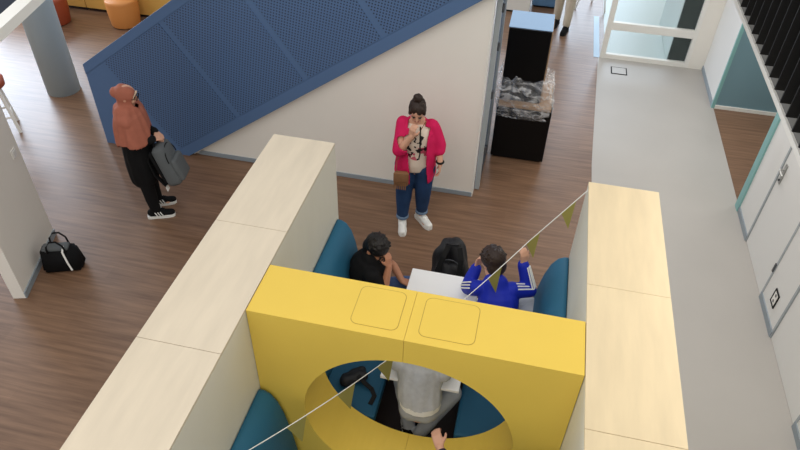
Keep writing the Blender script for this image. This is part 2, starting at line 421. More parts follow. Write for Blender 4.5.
# glazed screen at the end of the corridor
YD = 10.1
sc = struct('window_1', bx((1.05, YD, 0), (1.13, YD + .07, WH)), 'white')
obj('window_sill', bx((1.13, YD, 0), (2.32, YD + .07, .075), .004), 'white', sc)
obj('window_rail', bx((1.13, YD, .47), (2.32, YD + .07, .59), .004), 'white', sc)
obj('window_post', bx((2.32, YD, 0), (2.38, YD + .07, WH), .004), 'white', sc)
obj('window_head', bx((1.13, YD, 2.2), (2.32, YD + .07, WH), .004), 'white', sc)
obj('pane', bx((1.13, YD + .03, .075), (2.32, YD + .04, .47)), 'glass', sc)
obj('pane', bx((1.13, YD + .03, .59), (2.32, YD + .04, 2.2)), 'glass', sc)
struct('wall_back_right', bx((2.38, YD - .002, 0), (2.6, YD + .09, WH)), 'wall')
struct('floor_daylight_strip', bx((.96, YD, 0.0005), (1.05, 11.7, .005)), 'bluegrey')  # floor strip; its pale blue colour stands in for reflected daylight
struct('floor_beyond_glass', bx((1.13, YD + .07, 0.0005), (3.4, 13, .004)), 'palegrey')
bp_ = tag(obj('black_board', bx((2.07, YD + .09, 0.006), (2.36, YD + .13, 1.9), .004), 'black', None, (2.18, YD + .18, 0)), 'tall black board leaning close behind the corridor glass', 'board')
gp_ = tag(obj('grey_screen', bx((2.07, YD + .15, 0.006), (2.12, YD + 1.6, 2.0), .01), 'palegrey', None, (1.99, YD + 1, 0)), 'pale grey partition screen standing behind the corridor glass', 'partition')
# floor box in the corridor
fb = thing('floor_box', (1.33, 9.7, .004), 'small rectangular floor outlet lid with black edge in the grey corridor floor', 'floor box')
obj('frame', bx((1.22, 9.60, .004), (1.46, 9.83, .008)), 'blackm', fb)
obj('lid', bx((1.238, 9.618, .005), (1.442, 9.812, .011)), 'grey_floor', fb)

# ------------------------------------------------------------------ staircase with blue perforated side
YS = 6.02
TS = 0.692
up = lambda x: 1.078 + TS * (x + 5.018)
lowe = lambda x: TS * (x + 3.905)
st = thing('staircase', (-5.0, 6.3, 0), 'staircase with dark blue perforated metal side panels rising from the wood floor', 'staircase')
XE = -0.10
obj('side_sheet', prism([(-5.018, 0), (-3.905, 0), (XE, lowe(XE)), (XE, up(XE)), (-5.018, up(-5.018))], YS + .012, YS + .05), 'blue', st)
ca, sa = math.cos(SA), math.sin(SA)
# rim bands lie proud of the sheet
def slope_pt(x0, z0, u, v): return (x0 + u * ca - v * sa, z0 + u * sa + v * ca)
Lr = (XE + 5.018) / ca
rim = prism([slope_pt(-5.018, up(-5.018), 0, 0), slope_pt(-5.018, up(-5.018), Lr, 0), slope_pt(-5.018, up(-5.018), Lr, -.10), slope_pt(-5.018, up(-5.018), .06, -.10), (-5.018, up(-5.018) - .12)], YS + .004, YS + .012)
obj('top_rim', rim, 'blue', st)
lr2 = (XE + 3.905) / ca
obj('bottom_rim', prism([(-3.905, 0), slope_pt(-3.905, 0, lr2, 0), slope_pt(-3.905, 0, lr2, .13), slope_pt(-3.905, 0, -.13, .13), (-4.1, 0)], YS + .004, YS + .012), 'blue', st)
# perforated panels, square to the slope; seams stay open
UP = [-3.28, -2.226, -1.176, -.138, .90]    # seam positions along the slope
def uv(x, z): return x * ca + z * sa, -x * sa + z * ca
v_top = uv(-5.018, up(-5.018))[1] - .105; v_bot = uv(-3.905, 0)[1] + .135
def fromuv(u, v): return (u * ca - v * sa, u * sa + v * ca)
# clip helper for the panel nearest the floor
def clip_poly(poly, f):
    out = []
    for i in range(len(poly)):
        a, b = poly[i], poly[(i + 1) % len(poly)]; fa, fb_ = f(a), f(b)
        if fa >= 0: out.append(a)
        if fa * fb_ < 0:
            t = fa / (fa - fb_); out.append((a[0] + (b[0] - a[0]) * t, a[1] + (b[1] - a[1]) * t))
    return out
for k in range(1, 6):
    u0 = UP[k - 1] + .035; u1 = (UP[k] if k < 5 else 1.95) - .035
    poly = [fromuv(u0, v_bot), fromuv(u1, v_bot), fromuv(u1, v_top), fromuv(u0, v_top)]
    poly = clip_poly(poly, lambda p: p[1] - .06); poly = clip_poly(poly, lambda p: p[0] + 4.72); poly = clip_poly(poly, lambda p: XE - p[0])
    if len(poly) < 3: continue
    org = V((poly[0][0], YS, poly[0][1]))
    bmx = prism(poly, YS + .006, YS + .012)
    o = obj('perforated_panel', bmx, 'perf', st)
    # rotate the object frame so its texture axes run along the slope
    rotm = Matrix.Rotation(-SA, 4, 'Y')
    o.data.transform(rotm.inverted()); o.matrix_local = rotm
for k in range(17):
    x0 = -4.95 + k * .252; z0 = .1744 * k
    obj('step', bx((x0, YS + .06, max(0.002, z0 - .02)), (x0 + .29, 7.15, z0 + .174), .004), 'bluegrey', st)
# white wall that closes the space under the stair
wlo = lambda x: TS * (x + 3.905) + .01
ws = struct('wall_understair', prism([(-3.88, 0), (-.42, 0), (-.42, wlo(-.42)), (-3.88, .02)], 6.10, 6.20), 'wall')
obj('skirting', bx((-3.80, 6.086, 0.0), (-.415, 6.10, .055), .002), 'skirting', ws)
obj('edge_trim', bx((-.425, 6.094, 0), (-.405, 6.206, 2.42), .003), 'white', ws)
obj('shadow_gap', prism([(-3.86, .0), (-.42, wlo(-.42) - .01), (-.42, wlo(-.42) + .06), (-3.86, .05)], 6.072, 6.098), 'wall', ws)
# open glazed door leaf behind the wall end
gd = thing('glazed_door_leaf', (-.37, 6.6, 0), 'narrow grey framed glass door folded open beside the stair wall end', 'door')
fr = new()
box(fr, (-.400, 6.23, 0.01), (-.345, 6.31, 2.5), .006); obj('stile', fr, 'skirting2', gd)
obj('stile', bx((-.400, 7.02, .01), (-.345, 7.08, 2.5), .006), 'skirting2', gd)
obj('rail', bx((-.395, 6.31, .01), (-.35, 7.02, .12), .004), 'dsteel', gd)
obj('rail', bx((-.395, 6.31, 2.4), (-.35, 7.02, 2.5), .004), 'dsteel', gd)
obj('pane', bx((-.378, 6.31, .12), (-.366, 7.02, 2.4)), 'bglass', gd)
for z in (.5, 1.2, 1.75, 2.15):
    obj('hinge', tube([(-.335, 6.27, z), (-.335, 6.27, z + .09)], .014), 'dsteel', gd)

# ------------------------------------------------------------------ left side: column, slab, wall stub
co = tag(obj('support_column', lathe([(.218, 0), (.218, 6.4)], -6.31, 7.06, 48), 'column', None, (-6.31, 7.06, 0), True), kind='structure')
sl = tag(obj('upper_landing', zprism([(-2.898, 2.6), (-3.655, 6.3), (-4.2, 6.2), (-3.44, 2.6)], 3.085, 3.137), 'navy', None, (-3.5, 4, 3.085)), kind='structure')
obj('edge_band', zprism([(-2.808, 2.6), (-3.565, 6.3), (-3.655, 6.3), (-2.898, 2.6)], 3.08, 3.14), 'white', sl)
wst = struct('wall_left', zprism([(-4.334, 3.468), (-4.618, 4.346), (-4.727, 4.32), (-4.443, 3.433)], 0, 2.9), 'wall')
obj('skirting', zprism([(-4.320, 3.470), (-4.604, 4.350), (-4.618, 4.346), (-4.334, 3.468)], 0, .07), 'skirting', wst)
sw = thing('light_switch', (-4.575, 4.24, 1.1), 'square white light switch on the white wall stub', 'light switch')
dw = V((-.284, .878, 0)).normalized(); nw = V((.951, .308, 0))
def wallbox(c, l, h, t, bev=.003):
    b = bx((-l / 2, 0, -h / 2), (l / 2, t, h / 2), bev)
    mx = Matrix(((dw.x, nw.x, 0, c[0]), (dw.y, nw.y, 0, c[1]), (0, 0, 1, c[2]), (0, 0, 0, 1)))
    b.transform(mx); return b
c0 = V((-4.334, 3.468, 1.12)) + dw * .80
pl_ = obj('plate', wallbox(c0, .09, .09, .010), 'white', sw)
obj('rocker', wallbox(c0 + nw * .008, .06, .06, .008), 'wallr', pl_)

# ------------------------------------------------------------------ seating booth: partitions, portal, benches, table
H = 1.90
def partition(name, x0, x1, inner, label, topmat, y_end):
    t = thing(name, ((x0 + x1) / 2, 2.4, 0), label, 'partition', 'booth partitions')
    obj('core', bx((x0 + .014, 0.2, 0), (x1 - .014, y_end - .014, H - .02)), 'gap', t)
    for a, b in ((-.05, .95), (.953, 1.977), (1.98, 2.993), (2.996, y_end)):
        obj('top_panel', bx((x0, a, H - .019), (x1, b, H), .0015), topmat, t)
    for xa, xb in ((x0, x0 + .013), (x1 - .013, x1)):
        obj('side_panel', bx((xa, -.05, 0.0), (xb, y_end - .014, H - .022), .001), 'panel', t)
    obj('end_panel', bx((x0 + .0, y_end - .013, 0), (x1, y_end + .001, H - .022), .001), 'panel', t)
    return t
XI0, XI1 = -1.358, .553
partition('booth_partition', -1.852, XI0, 1, 'thick pale maple topped partition on the side of the boy in black', 'maple', 4.055)
partition('booth_partition', XI1, 1.042, -1, 'thick pale maple topped partition beside the grey corridor', 'maple2', 4.045)
# yellow portal with a round opening
PY0, PY1 = 2.305, 2.689
CX, CZ, RR = -.392, 1.03, .672
po = thing('yellow_portal', (CX, 2.5, 0), 'mustard yellow portal wall with large round opening between the booth partitions', 'portal')
SX = -.430
def half(sign):
    n = 40
    xo = XI0 + .004 if sign < 0 else XI1 - .004
    xs = SX - .001 if sign < 0 else SX + .001
    a_s = math.acos((xs - CX) / RR)          # angle at the seam, top
    pts_out = []
    if sign > 0: ang = [a_s + (-a_s - a_s) * i / n for i in range(n + 1)]       # top seam -> right -> bottom seam
    else: ang = [a_s + (2 * math.pi - 2 * a_s) * i / n for i in range(n + 1)]    # top seam -> left -> bottom seam
    inner = [(CX + RR * math.cos(a), CZ + RR * math.sin(a)) for a in ang]
    out = []
    for (x, z), a in zip(inner, ang):
        c, s_ = math.cos(a), math.sin(a); ts = []
        if c > 1e-6: ts.append((max(xo, xs) - CX) / c if sign > 0 else 9)
        if c < -1e-6: ts.append((xo - CX) / c if sign < 0 else 9)
        if s_ > 1e-6: ts.append((H - .006 - CZ) / s_)
        if s_ < -1e-6: ts.append((0 - CZ) / s_)
        tt = min(ts); out.append((CX + tt * c, CZ + tt * s_))
    out[0] = (xs, H - .006); out[-1] = (xs, 0)
    # insert true corners
    for cz in (H - .006, 0.0):
        j = min(range(1, n), key=lambda i: (out[i][0] - xo) ** 2 + (out[i][1] - cz) ** 2); out[j] = (xo, cz)
    bm = new()
    A = [[bm.verts.new((x, yy, z)) for x, z in inner] for yy in (PY0, PY1)]
    B = [[bm.verts.new((x, yy, z)) for x, z in out] for yy in (PY0, PY1)]
    for i in range(n):
        bm.faces.new((A[0][i], A[0][i + 1], B[0][i + 1], B[0][i])); bm.faces.new((A[1][i + 1], A[1][i], B[1][i], B[1][i + 1]))
        bm.faces.new((A[0][i + 1], A[0][i], A[1][i], A[1][i + 1])); bm.faces.new((B[0][i], B[0][i + 1], B[1][i + 1], B[1][i]))
    for j in (0, n): bm.faces.new((A[0][j], B[0][j], B[1][j], A[1][j]))
    return bm
for sgn in (-1, 1): obj('portal_half', half(sgn), 'yellow', po)
def rrect(x0, x1, y0, y1, r, z0, z1):
    p = []
    for (cx, cy, a) in ((x1 - r, y1 - r, 0), (x0 + r, y1 - r, 1), (x0 + r, y0 + r, 2), (x1 - r, y0 + r, 3)):
        p += [(cx + r * math.cos(a * math.pi / 2 + math.pi / 2 * i / 6), cy + r * math.sin(a * math.pi / 2 + math.pi / 2 * i / 6)) for i in range(7)]
    return zprism(p, z0, z1)
for xa, xb in ((-.755, -.485), (-.362, -.05)):
    cv = obj('access_cover', rrect(xa, xb, 2.362, 2.655, .04, H - .007, H - .0045), 'yellow', po)
    obj('cover_joint', rrect(xa - .004, xb + .004, 2.358, 2.659, .043, H - .0065, H - .0055), 'yjoint', cv)
# benches: seat box, seat pad, curved backrest
def bench(side, y0, y1, label):
    """side -1: against the left partition, +1: against the right one"""
    xw = XI0 + .004 if side < 0 else XI1 - .004
    d = -side            # direction from the wall into the booth
    t = thing('booth_bench', (xw + d * .3, (y0 + y1) / 2, 0), label, 'bench', 'booth benches')
    X = lambda a, b: (min(xw + d * a, xw + d * b), max(xw + d * a, xw + d * b))
    a, b = X(.02, .58); obj('base', bx((a, y0 + .01, 0), (b, y1 - .01, .36), .004), 'dark', t)
    a, b = X(0, .655); obj('seat_pad', bx((a, y0, .362), (b, y1, .455), .025), 'teal_dark', t)
    # backrest profile in the xz plane, wedge that leans back with a round nose
    prof = [(0.002, .45), (.20, .45), (.225, .47), (.22, .55), (.205, .68), (.185, .82), (.16, .96), (.125, 1.08), (.08, 1.15), (.035, 1.175), (.002, 1.178)]
    prof = [(xw + d * x, z) for x, z in prof]
    bmx = new(); n = len(prof); rings = []
    ys = [(y0, .86), (y0 + .012, .94), (y0 + .035, 1.0), (y1 - .035, 1.0), (y1 - .012, .94), (y1, .86)]
    for yy, sc_ in ys:
        rings.append([bmx.verts.new((xw + (x - xw) * sc_, yy, .45 + (z - .45) * (1 - (1 - sc_) * .25))) for x, z in prof])
    for A, B in zip(rings, rings[1:]):
        for i in range(n): bmx.faces.new((A[i], A[(i + 1) % n], B[(i + 1) % n], B[i]))
    bmx.faces.new(rings[0]); bmx.faces.new(rings[-1][::-1])
    obj('backrest', bmx, 'teal_seat', t, smooth=True)
    return t
bench(-1, 2.70, 4.03, 'petrol blue booth bench on which the boy in black sits')
bench(1, 2.70, 4.03, 'petrol blue booth bench on which the boy in the blue jacket sits')
bench(-1, 0.75, 2.295, 'petrol blue booth bench before the round opening, on the long maple partition side')
bench(1, 0.75, 2.155, 'petrol blue booth bench before the round opening, on the corridor side')
tb = thing('booth_table', (-.41, 3.45, 0), 'narrow white table between the two benches beyond the portal', 'table')
obj('table_top', bx((-.70, 2.87, .715), (-.115, 4.03, .742), .006), 'tabletop', tb)
obj('leg', lathe([(.035, .02), (.035, .716)], -.41, 3.55, 20), 'dsteel', tb, smooth=True)
obj('foot_plate', lathe([(.25, 0.0), (.25, .012), (.05, .022)], -.41, 3.55, 32), 'dsteel', tb)
struct('floor_booth', bx((XI0, PY1, 0.0005), (XI1, 4.03, .003)), 'dark')

# ------------------------------------------------------------------ black case stack with plastic film
sp1 = thing('flight_case', (0.03, 7.3, 0), 'black floor standing case under the plastic wrapped stack', 'case')
obj('body', bx((-.30, 6.95, .03), (.345, 7.62, .72), .012), 'black', sp1)
obj('base', bx((-.27, 6.99, 0), (.315, 7.6, .03)), 'blackm', sp1)
cb = tag(obj('cardboard_tray', bx((-.285, 6.965, .722), (.33, 7.60, .765), .006), 'cardboard', None, (.02, 7.3, .72)), 'flat brown cardboard tray on top of the black case', 'tray')
sp2 = thing('display_cabinet', (-.03, 7.25, .767), 'tall glossy black cabinet standing on the cardboard tray, film around its foot', 'cabinet')
obj('body', bx((-.285, 7.06, .768), (.185, 7.50, 1.66), .01), 'black', sp2)
obj('top_plate', bx((-.29, 7.05, 1.66), (.19, 7.51, 1.675), .004), 'gloss_top', sp2)
obj('side_board', bx((.187, 7.08, .78), (.2, 7.48, 1.62)), 'cardboard', sp2)
# crumpled film round the foot
def film():
    bm = new(); seg = 150; rows = 26; rings = []
    for j in range(rows + 1):
        t = j / rows; ring = []
        for i in range(seg):
            a = 2 * math.pi * i / seg; c, s_ = math.cos(a), math.sin(a)
            k = 1 / max(abs(c), abs(s_)); k = k * .8 + .2 * 1.12
            hx = .322 + (.258 - .322) * max(0, t - .35) / .65; hy = .345 + (.25 - .345) * max(0, t - .35) / .65
            n1 = mnoise.noise(V((c * 3, s_ * 3, t * 4))); n2 = mnoise.noise(V((c * 9, s_ * 9, t * 9))); n3 = abs(mnoise.noise(V((c * 20, s_ * 20, t * 14 + c * 4))))
            b = 1.02 + .08 * n1 + .06 * n2 - .06 * n3 + .12 * math.exp(-((t - .62) / .2) ** 2)
            cx = .022 - .072 * t
            z = .60 + t * .46 + (.05 * n1 + .03 * n2) * (.4 + t)
            ring.append(bm.verts.new((cx + hx * k * c * b, 7.285 + hy * k * s_ * b, z)))
        rings.append(ring)
    for A, B in zip(rings, rings[1:]):
        for i in range(seg): bm.faces.new((A[i], A[(i + 1) % seg], B[(i + 1) % seg], B[i]))
    return bm
tag(obj('plastic_film', film(), 'film', None, (0, 7.28, .6), True), 'crumpled clear plastic film wrapped round the foot of the glossy black cabinet', 'plastic film')

# ------------------------------------------------------------------ far end furniture
for k, (xa, xb) in enumerate(((-9.6, -8.55), (-8.545, -7.5), (-7.495, -6.72), (-6.715, -5.6), (-5.595, -4.5))):
    yb = 9.52
    lab = ('ochre yellow low cabinet at the end beyond the rust red pouf', 'ochre yellow low cabinet straight behind the rust red pouf', 'ochre yellow low cabinet between the rust red and the orange pouf', 'ochre yellow low cabinet behind the orange pouf', 'ochre yellow low cabinet hidden furthest behind the staircase top')[k]
    t = thing('low_cabinet', ((xa + xb) / 2, yb + .25, 0), lab, 'cabinet', 'ochre cabinets along the far wall')
    obj('plinth', bx((xa + .01, yb + .04, 0), (xb - .01, yb + .5, .05)), 'dark', t)
    obj('body', bx((xa + .002, yb + .02, .05), (xb - .002, yb + .5, .95)), 'gap', t)
    mid = (xa + xb) / 2
    for p, q in ((xa + .004, xb - .004),):
        dd = obj('cabinet_door', bx((p, yb, .055), (q, yb + .019, .945), .003), 'cabinet', t)
        obj('knob', tube([(q - .06, yb - .03, .8), (q - .06, yb, .8)], .014, None, 12), 'steel', dd)
def pouf(x, y, m_, label, r=.255, h=.44):
    t = thing('pouf', (x, y, 0), label, 'pouf')
    obj('body', lathe([(r * .88, .012), (r * .9, .02), (r * .97, h * .5), (r, h - .04), (r * .985, h - .015), (r * .93, h)], x, y, 40), m_, t, smooth=True)
    obj('seam', lathe([(r * .99, h - .052), (r * 1.012, h - .045), (r * .99, h - .038)], x, y, 40), m_, t, smooth=True)
    obj('foot_ring', lathe([(r * .8, 0), (r * .8, .013)], x, y, 32), 'blackm', t)
pouf(-6.59, 9.22, 'orange', 'round orange upholstered pouf before the ochre cabinets')
pouf(-7.72, 8.98, 'rust', 'round rust red upholstered pouf beyond the pale blue column')
# bar stool cut by the picture edge
bs = thing('bar_stool', (-6.43, 5.97, 0), 'bar stool with rust brown seat and slim white legs', 'stool')
zt = .64; sx, sy = -6.43, 5.97
obj('seat', lathe([(.17, zt - .03), (.205, zt - .02), (.21, zt + .06), (.19, zt + .09)], sx, sy, 28), 'rust', bs, smooth=True)
ring = []
for k in range(4):
    a = k * math.pi / 2 - .05; c_, s_ = math.cos(a), math.sin(a)
    obj('leg', tube([(sx + c_ * .15, sy + s_ * .15, zt - .02), (sx + c_ * .235, sy + s_ * .235, 0.0)], .02), 'white', bs)
    ring.append((sx + c_ * .205, sy + s_ * .205, .22))
obj('footrest', tube(ring + [ring[0]], .014), 'white', bs)
# display block and sky blue seat in the far hall
db = thing('display_plinth', (-.40, 11.7, 0), 'white display plinth far behind the black cabinet stack', 'plinth')
obj('body', bx((-.68, 11.48, .03), (-.16, 11.95, 1.0), .01), 'white', db); obj('foot', bx((-.66, 11.5, 0), (-.18, 11.93, .03)), 'blackm', db)
bb = thing('blue_seat_block', (.05, 12.05, 0), 'sky blue upholstered seat block beside the white plinth', 'seat')
obj('body', bx((-.14, 11.80, .03), (.30, 12.4, .42), .03), 'bluebox', bb); obj('foot', bx((-.1, 11.84, 0), (.26, 12.36, .03)), 'blackm', bb)
ht = thing('high_table', (.86, 12.0, 0), 'high white table on slim legs by the entrance', 'table')
obj('table_top', lathe([(.34, 1.04), (.35, 1.05), (.35, 1.065), (.34, 1.07)], .90, 12.05, 32), 'white', ht)
for a in (-.6, 1.5, 3.6):
    obj('leg', tube([(.90 + .06 * math.cos(a), 12.05 + .06 * math.sin(a), 1.045), (.90 + .30 * math.cos(a + 2.6 * 0), 12.05 + .30 * math.sin(a), 0)], .013), 'white', ht)

# ------------------------------------------------------------------ people
def frame(f, u):
    f = V(f).normalized(); u = V(u); u = (u - f * f.dot(u)).normalized(); return f, u, f.cross(u)     # forward, up, right
def head_prims(bm, c, fr, k=1.0):
    f, u, r = fr; c = V(c)
    ell(bm, c + u * .025 * k - f * .008 * k, (.092 * k, .074 * k, .092 * k), (f, r, u))      # skull
    ell(bm, c - u * .042 * k + f * .022 * k, (.066 * k, .058 * k, .072 * k), (f, r, u))      # face / jaw
    ell(bm, c - u * .095 * k + f * .052 * k, (.026 * k, .028 * k, .022 * k), (f, r, u))      # chin
    caps(bm, c + f * .086 * k + u * .012 * k, .010 * k, c + f * .100 * k - u * .026 * k, .0135 * k)   # nose
    for s in (-1, 1):
        ell(bm, c + r * s * .074 * k - u * .012 * k - f * .01 * k, (.020 * k, .010 * k, .030 * k), (f, r, u))   # ears
        ell(bm, c + r * s * .036 * k + f * .060 * k - u * .03 * k, (.026 * k, .024 * k, .026 * k), (f, r, u))   # cheeks
def face_parts(parent, c, fr, k=1.0, brow='hairb', glasses=False):
    f, u, r = fr; c = V(c)
    for s in (-1, 1):
        b = new(); ell(b, c + r * s * .031 * k + f * .0815 * k + u * .006 * k, (.008 * k, .013 * k, .007 * k), (f, r, u)); obj('eye', b, 'eye', parent, smooth=True)
        b = new(); caps(b, c + r * s * .018 * k + f * .090 * k + u * .027 * k, .0045 * k, c + r * s * .050 * k + f * .078 * k + u * .026 * k, .0035 * k); obj('eyebrow', b, brow, parent, smooth=True)
    b = new(); ell(b, c + f * .085 * k - u * .060 * k, (.008 * k, .024 * k, .009 * k), (f, r, u)); obj('mouth', b, 'lips', parent, smooth=True)
    if glasses:
        b = new()
        for s in (-1, 1):
            cc = c + r * s * .033 * k + f * .104 * k + u * .004 * k
            tube([cc + r * math.cos(a) * .027 * k + u * math.sin(a) * .022 * k for a in [i * math.pi / 8 for i in range(17)]], .0035 * k, b, 6)
            tube([cc + r * s * .027 * k, c + r * s * .078 * k + f * .01 * k + u * .006 * k], .003 * k, b, 6)
        tube([c + f * .106 * k - r * .007 * k + u * .006 * k, c + f * .106 * k + r * .007 * k + u * .006 * k], .003 * k, b, 6)
        obj('glasses', b, 'blackm', parent, smooth=True)
def hand_prims(bm, w, d, n, side=1, curl=0.5, k=1.0, spread=.12):
    """w wrist, d finger direction, n palm normal (fingers curl towards n), side +1: thumb on d x n side"""
    w, d = V(w), V(d).normalized(); n = V(n); n = (n - d * d.dot(n)).normalized(); t = d.cross(n) * side
    palm = w + d * .085 * k
    for o_ in (-.026, -.009, .009, .026):
        caps(bm, w + t * o_ * .7 * k + d * .01 * k, .015 * k, palm + t * o_ * k, .0125 * k)
    for i, (o_, L) in enumerate(((.029, .072), (.0095, .080), (-.0095, .075), (-.029, .058))):
        p = palm + t * o_ * k; dd = (d + t * o_ * spread * 20 * .3).normalized(); nn = n
        r_ = .0088 * k
        for j, fr_ in enumerate((.45, .32, .23)):
            a = curl * (.55 + .35 * j); dd2 = (dd * math.cos(a) + nn * math.sin(a)).normalized(); nn = (nn * math.cos(a) - dd * math.sin(a)).normalized()
            q = p + dd2 * L * fr_ * k; caps(bm, p, r_, q, r_ * .93); p = q; dd = dd2; r_ *= .93
    b0 = w + d * .028 * k + t * .026 * k; b1 = b0 + (t * .7 + d * .7 + n * .35).normalized() * .042 * k; b2 = b1 + (t * .25 + d * .9 + n * .55 * (.4 + curl)).normalized() * .034 * k
    caps(bm, b0, .015 * k, b1, .0115 * k); caps(bm, b1, .011 * k, b2, .009 * k)
def foot_prims(bm, an, d, k=1.0, lift=0.0):
    k *= .72; lift += .012; an = V(an); d = V(d).normalized(); g = V((an.x, an.y, lift + .045 * k))
    caps(bm, an, .045 * k, g - d * .03 * k, .042 * k); caps(bm, g - d * .035 * k - V((0, 0, .004)), .040 * k, g + d * .15 * k - V((0, 0, .012 * k)), .038 * k, .8, d.cross(V((0, 0, 1))))
def shoe(parent, an, d, upper, k=1.0, lift=0.0, sole='shoe_w', stripes=None, name='shoe'):
    an = V(an); d = V(d).normalized(); s = d.cross(V((0, 0, 1))); z = V((0, 0, 1))
    g = V((an.x, an.y, lift))
    b = new()
    caps(b, g - d * .045 * k + z * .062 * k, .046 * k, g + d * .06 * k + z * .058 * k, .047 * k, 1, s)
    caps(b, g + d * .05 * k + z * .055 * k, .045 * k, g + d * .155 * k + z * .046 * k, .040 * k, .8, s)
    caps(b, g - d * .03 * k + z * .06 * k, .044 * k, g - d * .01 * k + z * .115 * k, .047 * k)
    bb_ = fuse(b, .008, 4)
    o = obj(name, bb_, upper, parent, smooth=True)
    # sole: outline prism
    out = []
    for (a, w_) in ((-.095, .018), (-.088, .034), (-.06, .043), (0, .040), (.06, .044), (.12, .047), (.165, .040), (.19, .022)): out.append((a, w_))
    poly = [g + d * a * k + s * w_ * k for a, w_ in out] + [g + d * a * k - s * w_ * k for a, w_ in out[::-1]]
    obj('sole', zprism([(p.x, p.y) for p in poly], lift + .001, lift + .034 * k), sole, o)
    if stripes:
        for sd in (-1, 1):
            for j in range(3):
                a0 = g + d * (.015 + j * .028) * k + s * sd * .046 * k + z * .040 * k; a1 = a0 - d * .022 * k - s * sd * .004 * k + z * .048 * k
                obj('stripe', tube([a0, (a0 + a1) / 2 + s * sd * .003 * k, a1], .0058 * k, None, 6), stripes, o)
    # laces
    for j in range(3):
        c_ = g + d * (.045 + j * .022) * k + z * (.105 - j * .008) * k
        obj('lace', tube([c_ - s * .022 * k, c_ + z * .004, c_ + s * .022 * k], .0035 * k, None, 6), sole if not stripes else 'blackm', o)
    return o
def limb(bm, a, b, c, ra, rb, rc):
    caps(bm, a, ra, b, rb); caps(bm, b, rb, c, rc)
def bare_torso(bm, hip, waist, chest, neckb, side, rs, flat=.7):
    """the body under the clothes stays a little slimmer than the clothes"""
    torso(bm, hip, waist, chest, V(neckb) - V((0, 0, .02)), side, [r_ * .86 for r_ in rs], flat)
def torso(bm, hip, waist, chest, neckb, side, rs, flat=.7):
    """rs: half widths hip, waist, chest, shoulder base"""
    caps(bm, hip, rs[0], waist, rs[1], flat, side); caps(bm, waist, rs[1], chest, rs[2], flat, side); caps(bm, chest, rs[2], neckb, rs[3], flat, side)

# ---- woman in terracotta headscarf
FX = V((.95, .31, 0)); RX = V((.31, -.95, 0))       # facing, her right
B = V((-3.775, 4.95, 0))
p1 = thing('person', (B.x, B.y, 0), 'woman in terracotta headscarf and long black tunic holding a grey backpack', 'person')
hc = B + V((0.03, .01, 1.452)); hf = frame(FX - V((0, 0, .22)), (0, 0, 1))
rank, lank = B + RX * .09 + FX * .03 + V((0, 0, .09)), B - RX * .12 + FX * .01 + V((0, 0, .09))
rw, lw = B + RX * .06 + FX * .19 + V((0, 0, .99)), B - RX * .06 + FX * .19 + V((0, 0, 1.0))
rel, lel = B + RX * .16 + FX * .03 + V((0, 0, .985)), B - RX * .165 + V((0, 0, 1.0))
rsh, lsh = B + RX * .14 - FX * .0 + V((0, 0, 1.24)), B - RX * .14 - FX * .02 + V((0, 0, 1.24))
b = new(); head_prims(b, hc, hf, .95)
caps(b, hc - V((0, 0, .08)) - FX * .02, .05, B + V((0, 0, 1.26)), .055)
bare_torso(b, B + V((0, 0, .80)), B + V((0, 0, .98)), B + V((0, 0, 1.14)), B + V((0, 0, 1.26)), RX, (.15, .125, .145, .11))
limb(b, rsh, rel, rw, .048, .038, .027); limb(b, lsh, lel, lw, .048, .038, .027)
hand_prims(b, rw, FX * .6 - RX * .5 - V((0, 0, .25)), -V((0, 0, 1)) - RX * .4, 1, 1.0, .95); hand_prims(b, lw, FX * .6 + RX * .5 - V((0, 0, .25)), -V((0, 0, 1)) + RX * .4, -1, 1.0, .95)
limb(b, B + RX * .075 + V((0, 0, .80)), B + RX * .088 + FX * .01 + V((0, 0, .44)), rank, .068, .052, .036)
limb(b, B - RX * .075 + V((0, 0, .80)), B - RX * .11 + V((0, 0, .44)), lank, .068, .052, .036)
foot_prims(b, rank, FX); foot_prims(b, lank, FX)
body = obj('body', fuse(b, .0075, 3), 'skin', p1, smooth=True)
face_parts(p1, hc, hf, .95, 'hairbr', True)
b = new()      # trousers
limb(b, B + RX * .085 + V((0, 0, .72)), B + RX * .088 + FX * .01 + V((0, 0, .44)), rank + V((0, 0, .02)), .095, .075, .058)
limb(b, B - RX * .085 + V((0, 0, .72)), B - RX * .11 + V((0, 0, .44)), lank + V((0, 0, .02)), .095, .075, .058)
obj('trousers', fuse(b, .011, 4, .006), 'bcloth', p1, smooth=True)
b = new()      # tunic
torso(b, B + V((0, 0, .80)) - FX * .01, B + V((0, 0, .98)), B + V((0, 0, 1.13)), B + V((0, 0, 1.25)), RX, (.178, .162, .168, .13), .82)
caps(b, B + V((0, 0, .82)) - FX * .01, .178, B + V((0, 0, .54)) - FX * .01, .175, .86, RX)
limb(b, rsh, rel, rw - (rw - rel) * .06, .058, .056, .044); limb(b, lsh, lel, lw - (lw - lel) * .06, .058, .056, .044)
obj('tunic', fuse(b, .011, 4, .016, 9, 3, cut=lambda c: c.z < .42), 'bcloth', p1, smooth=True)
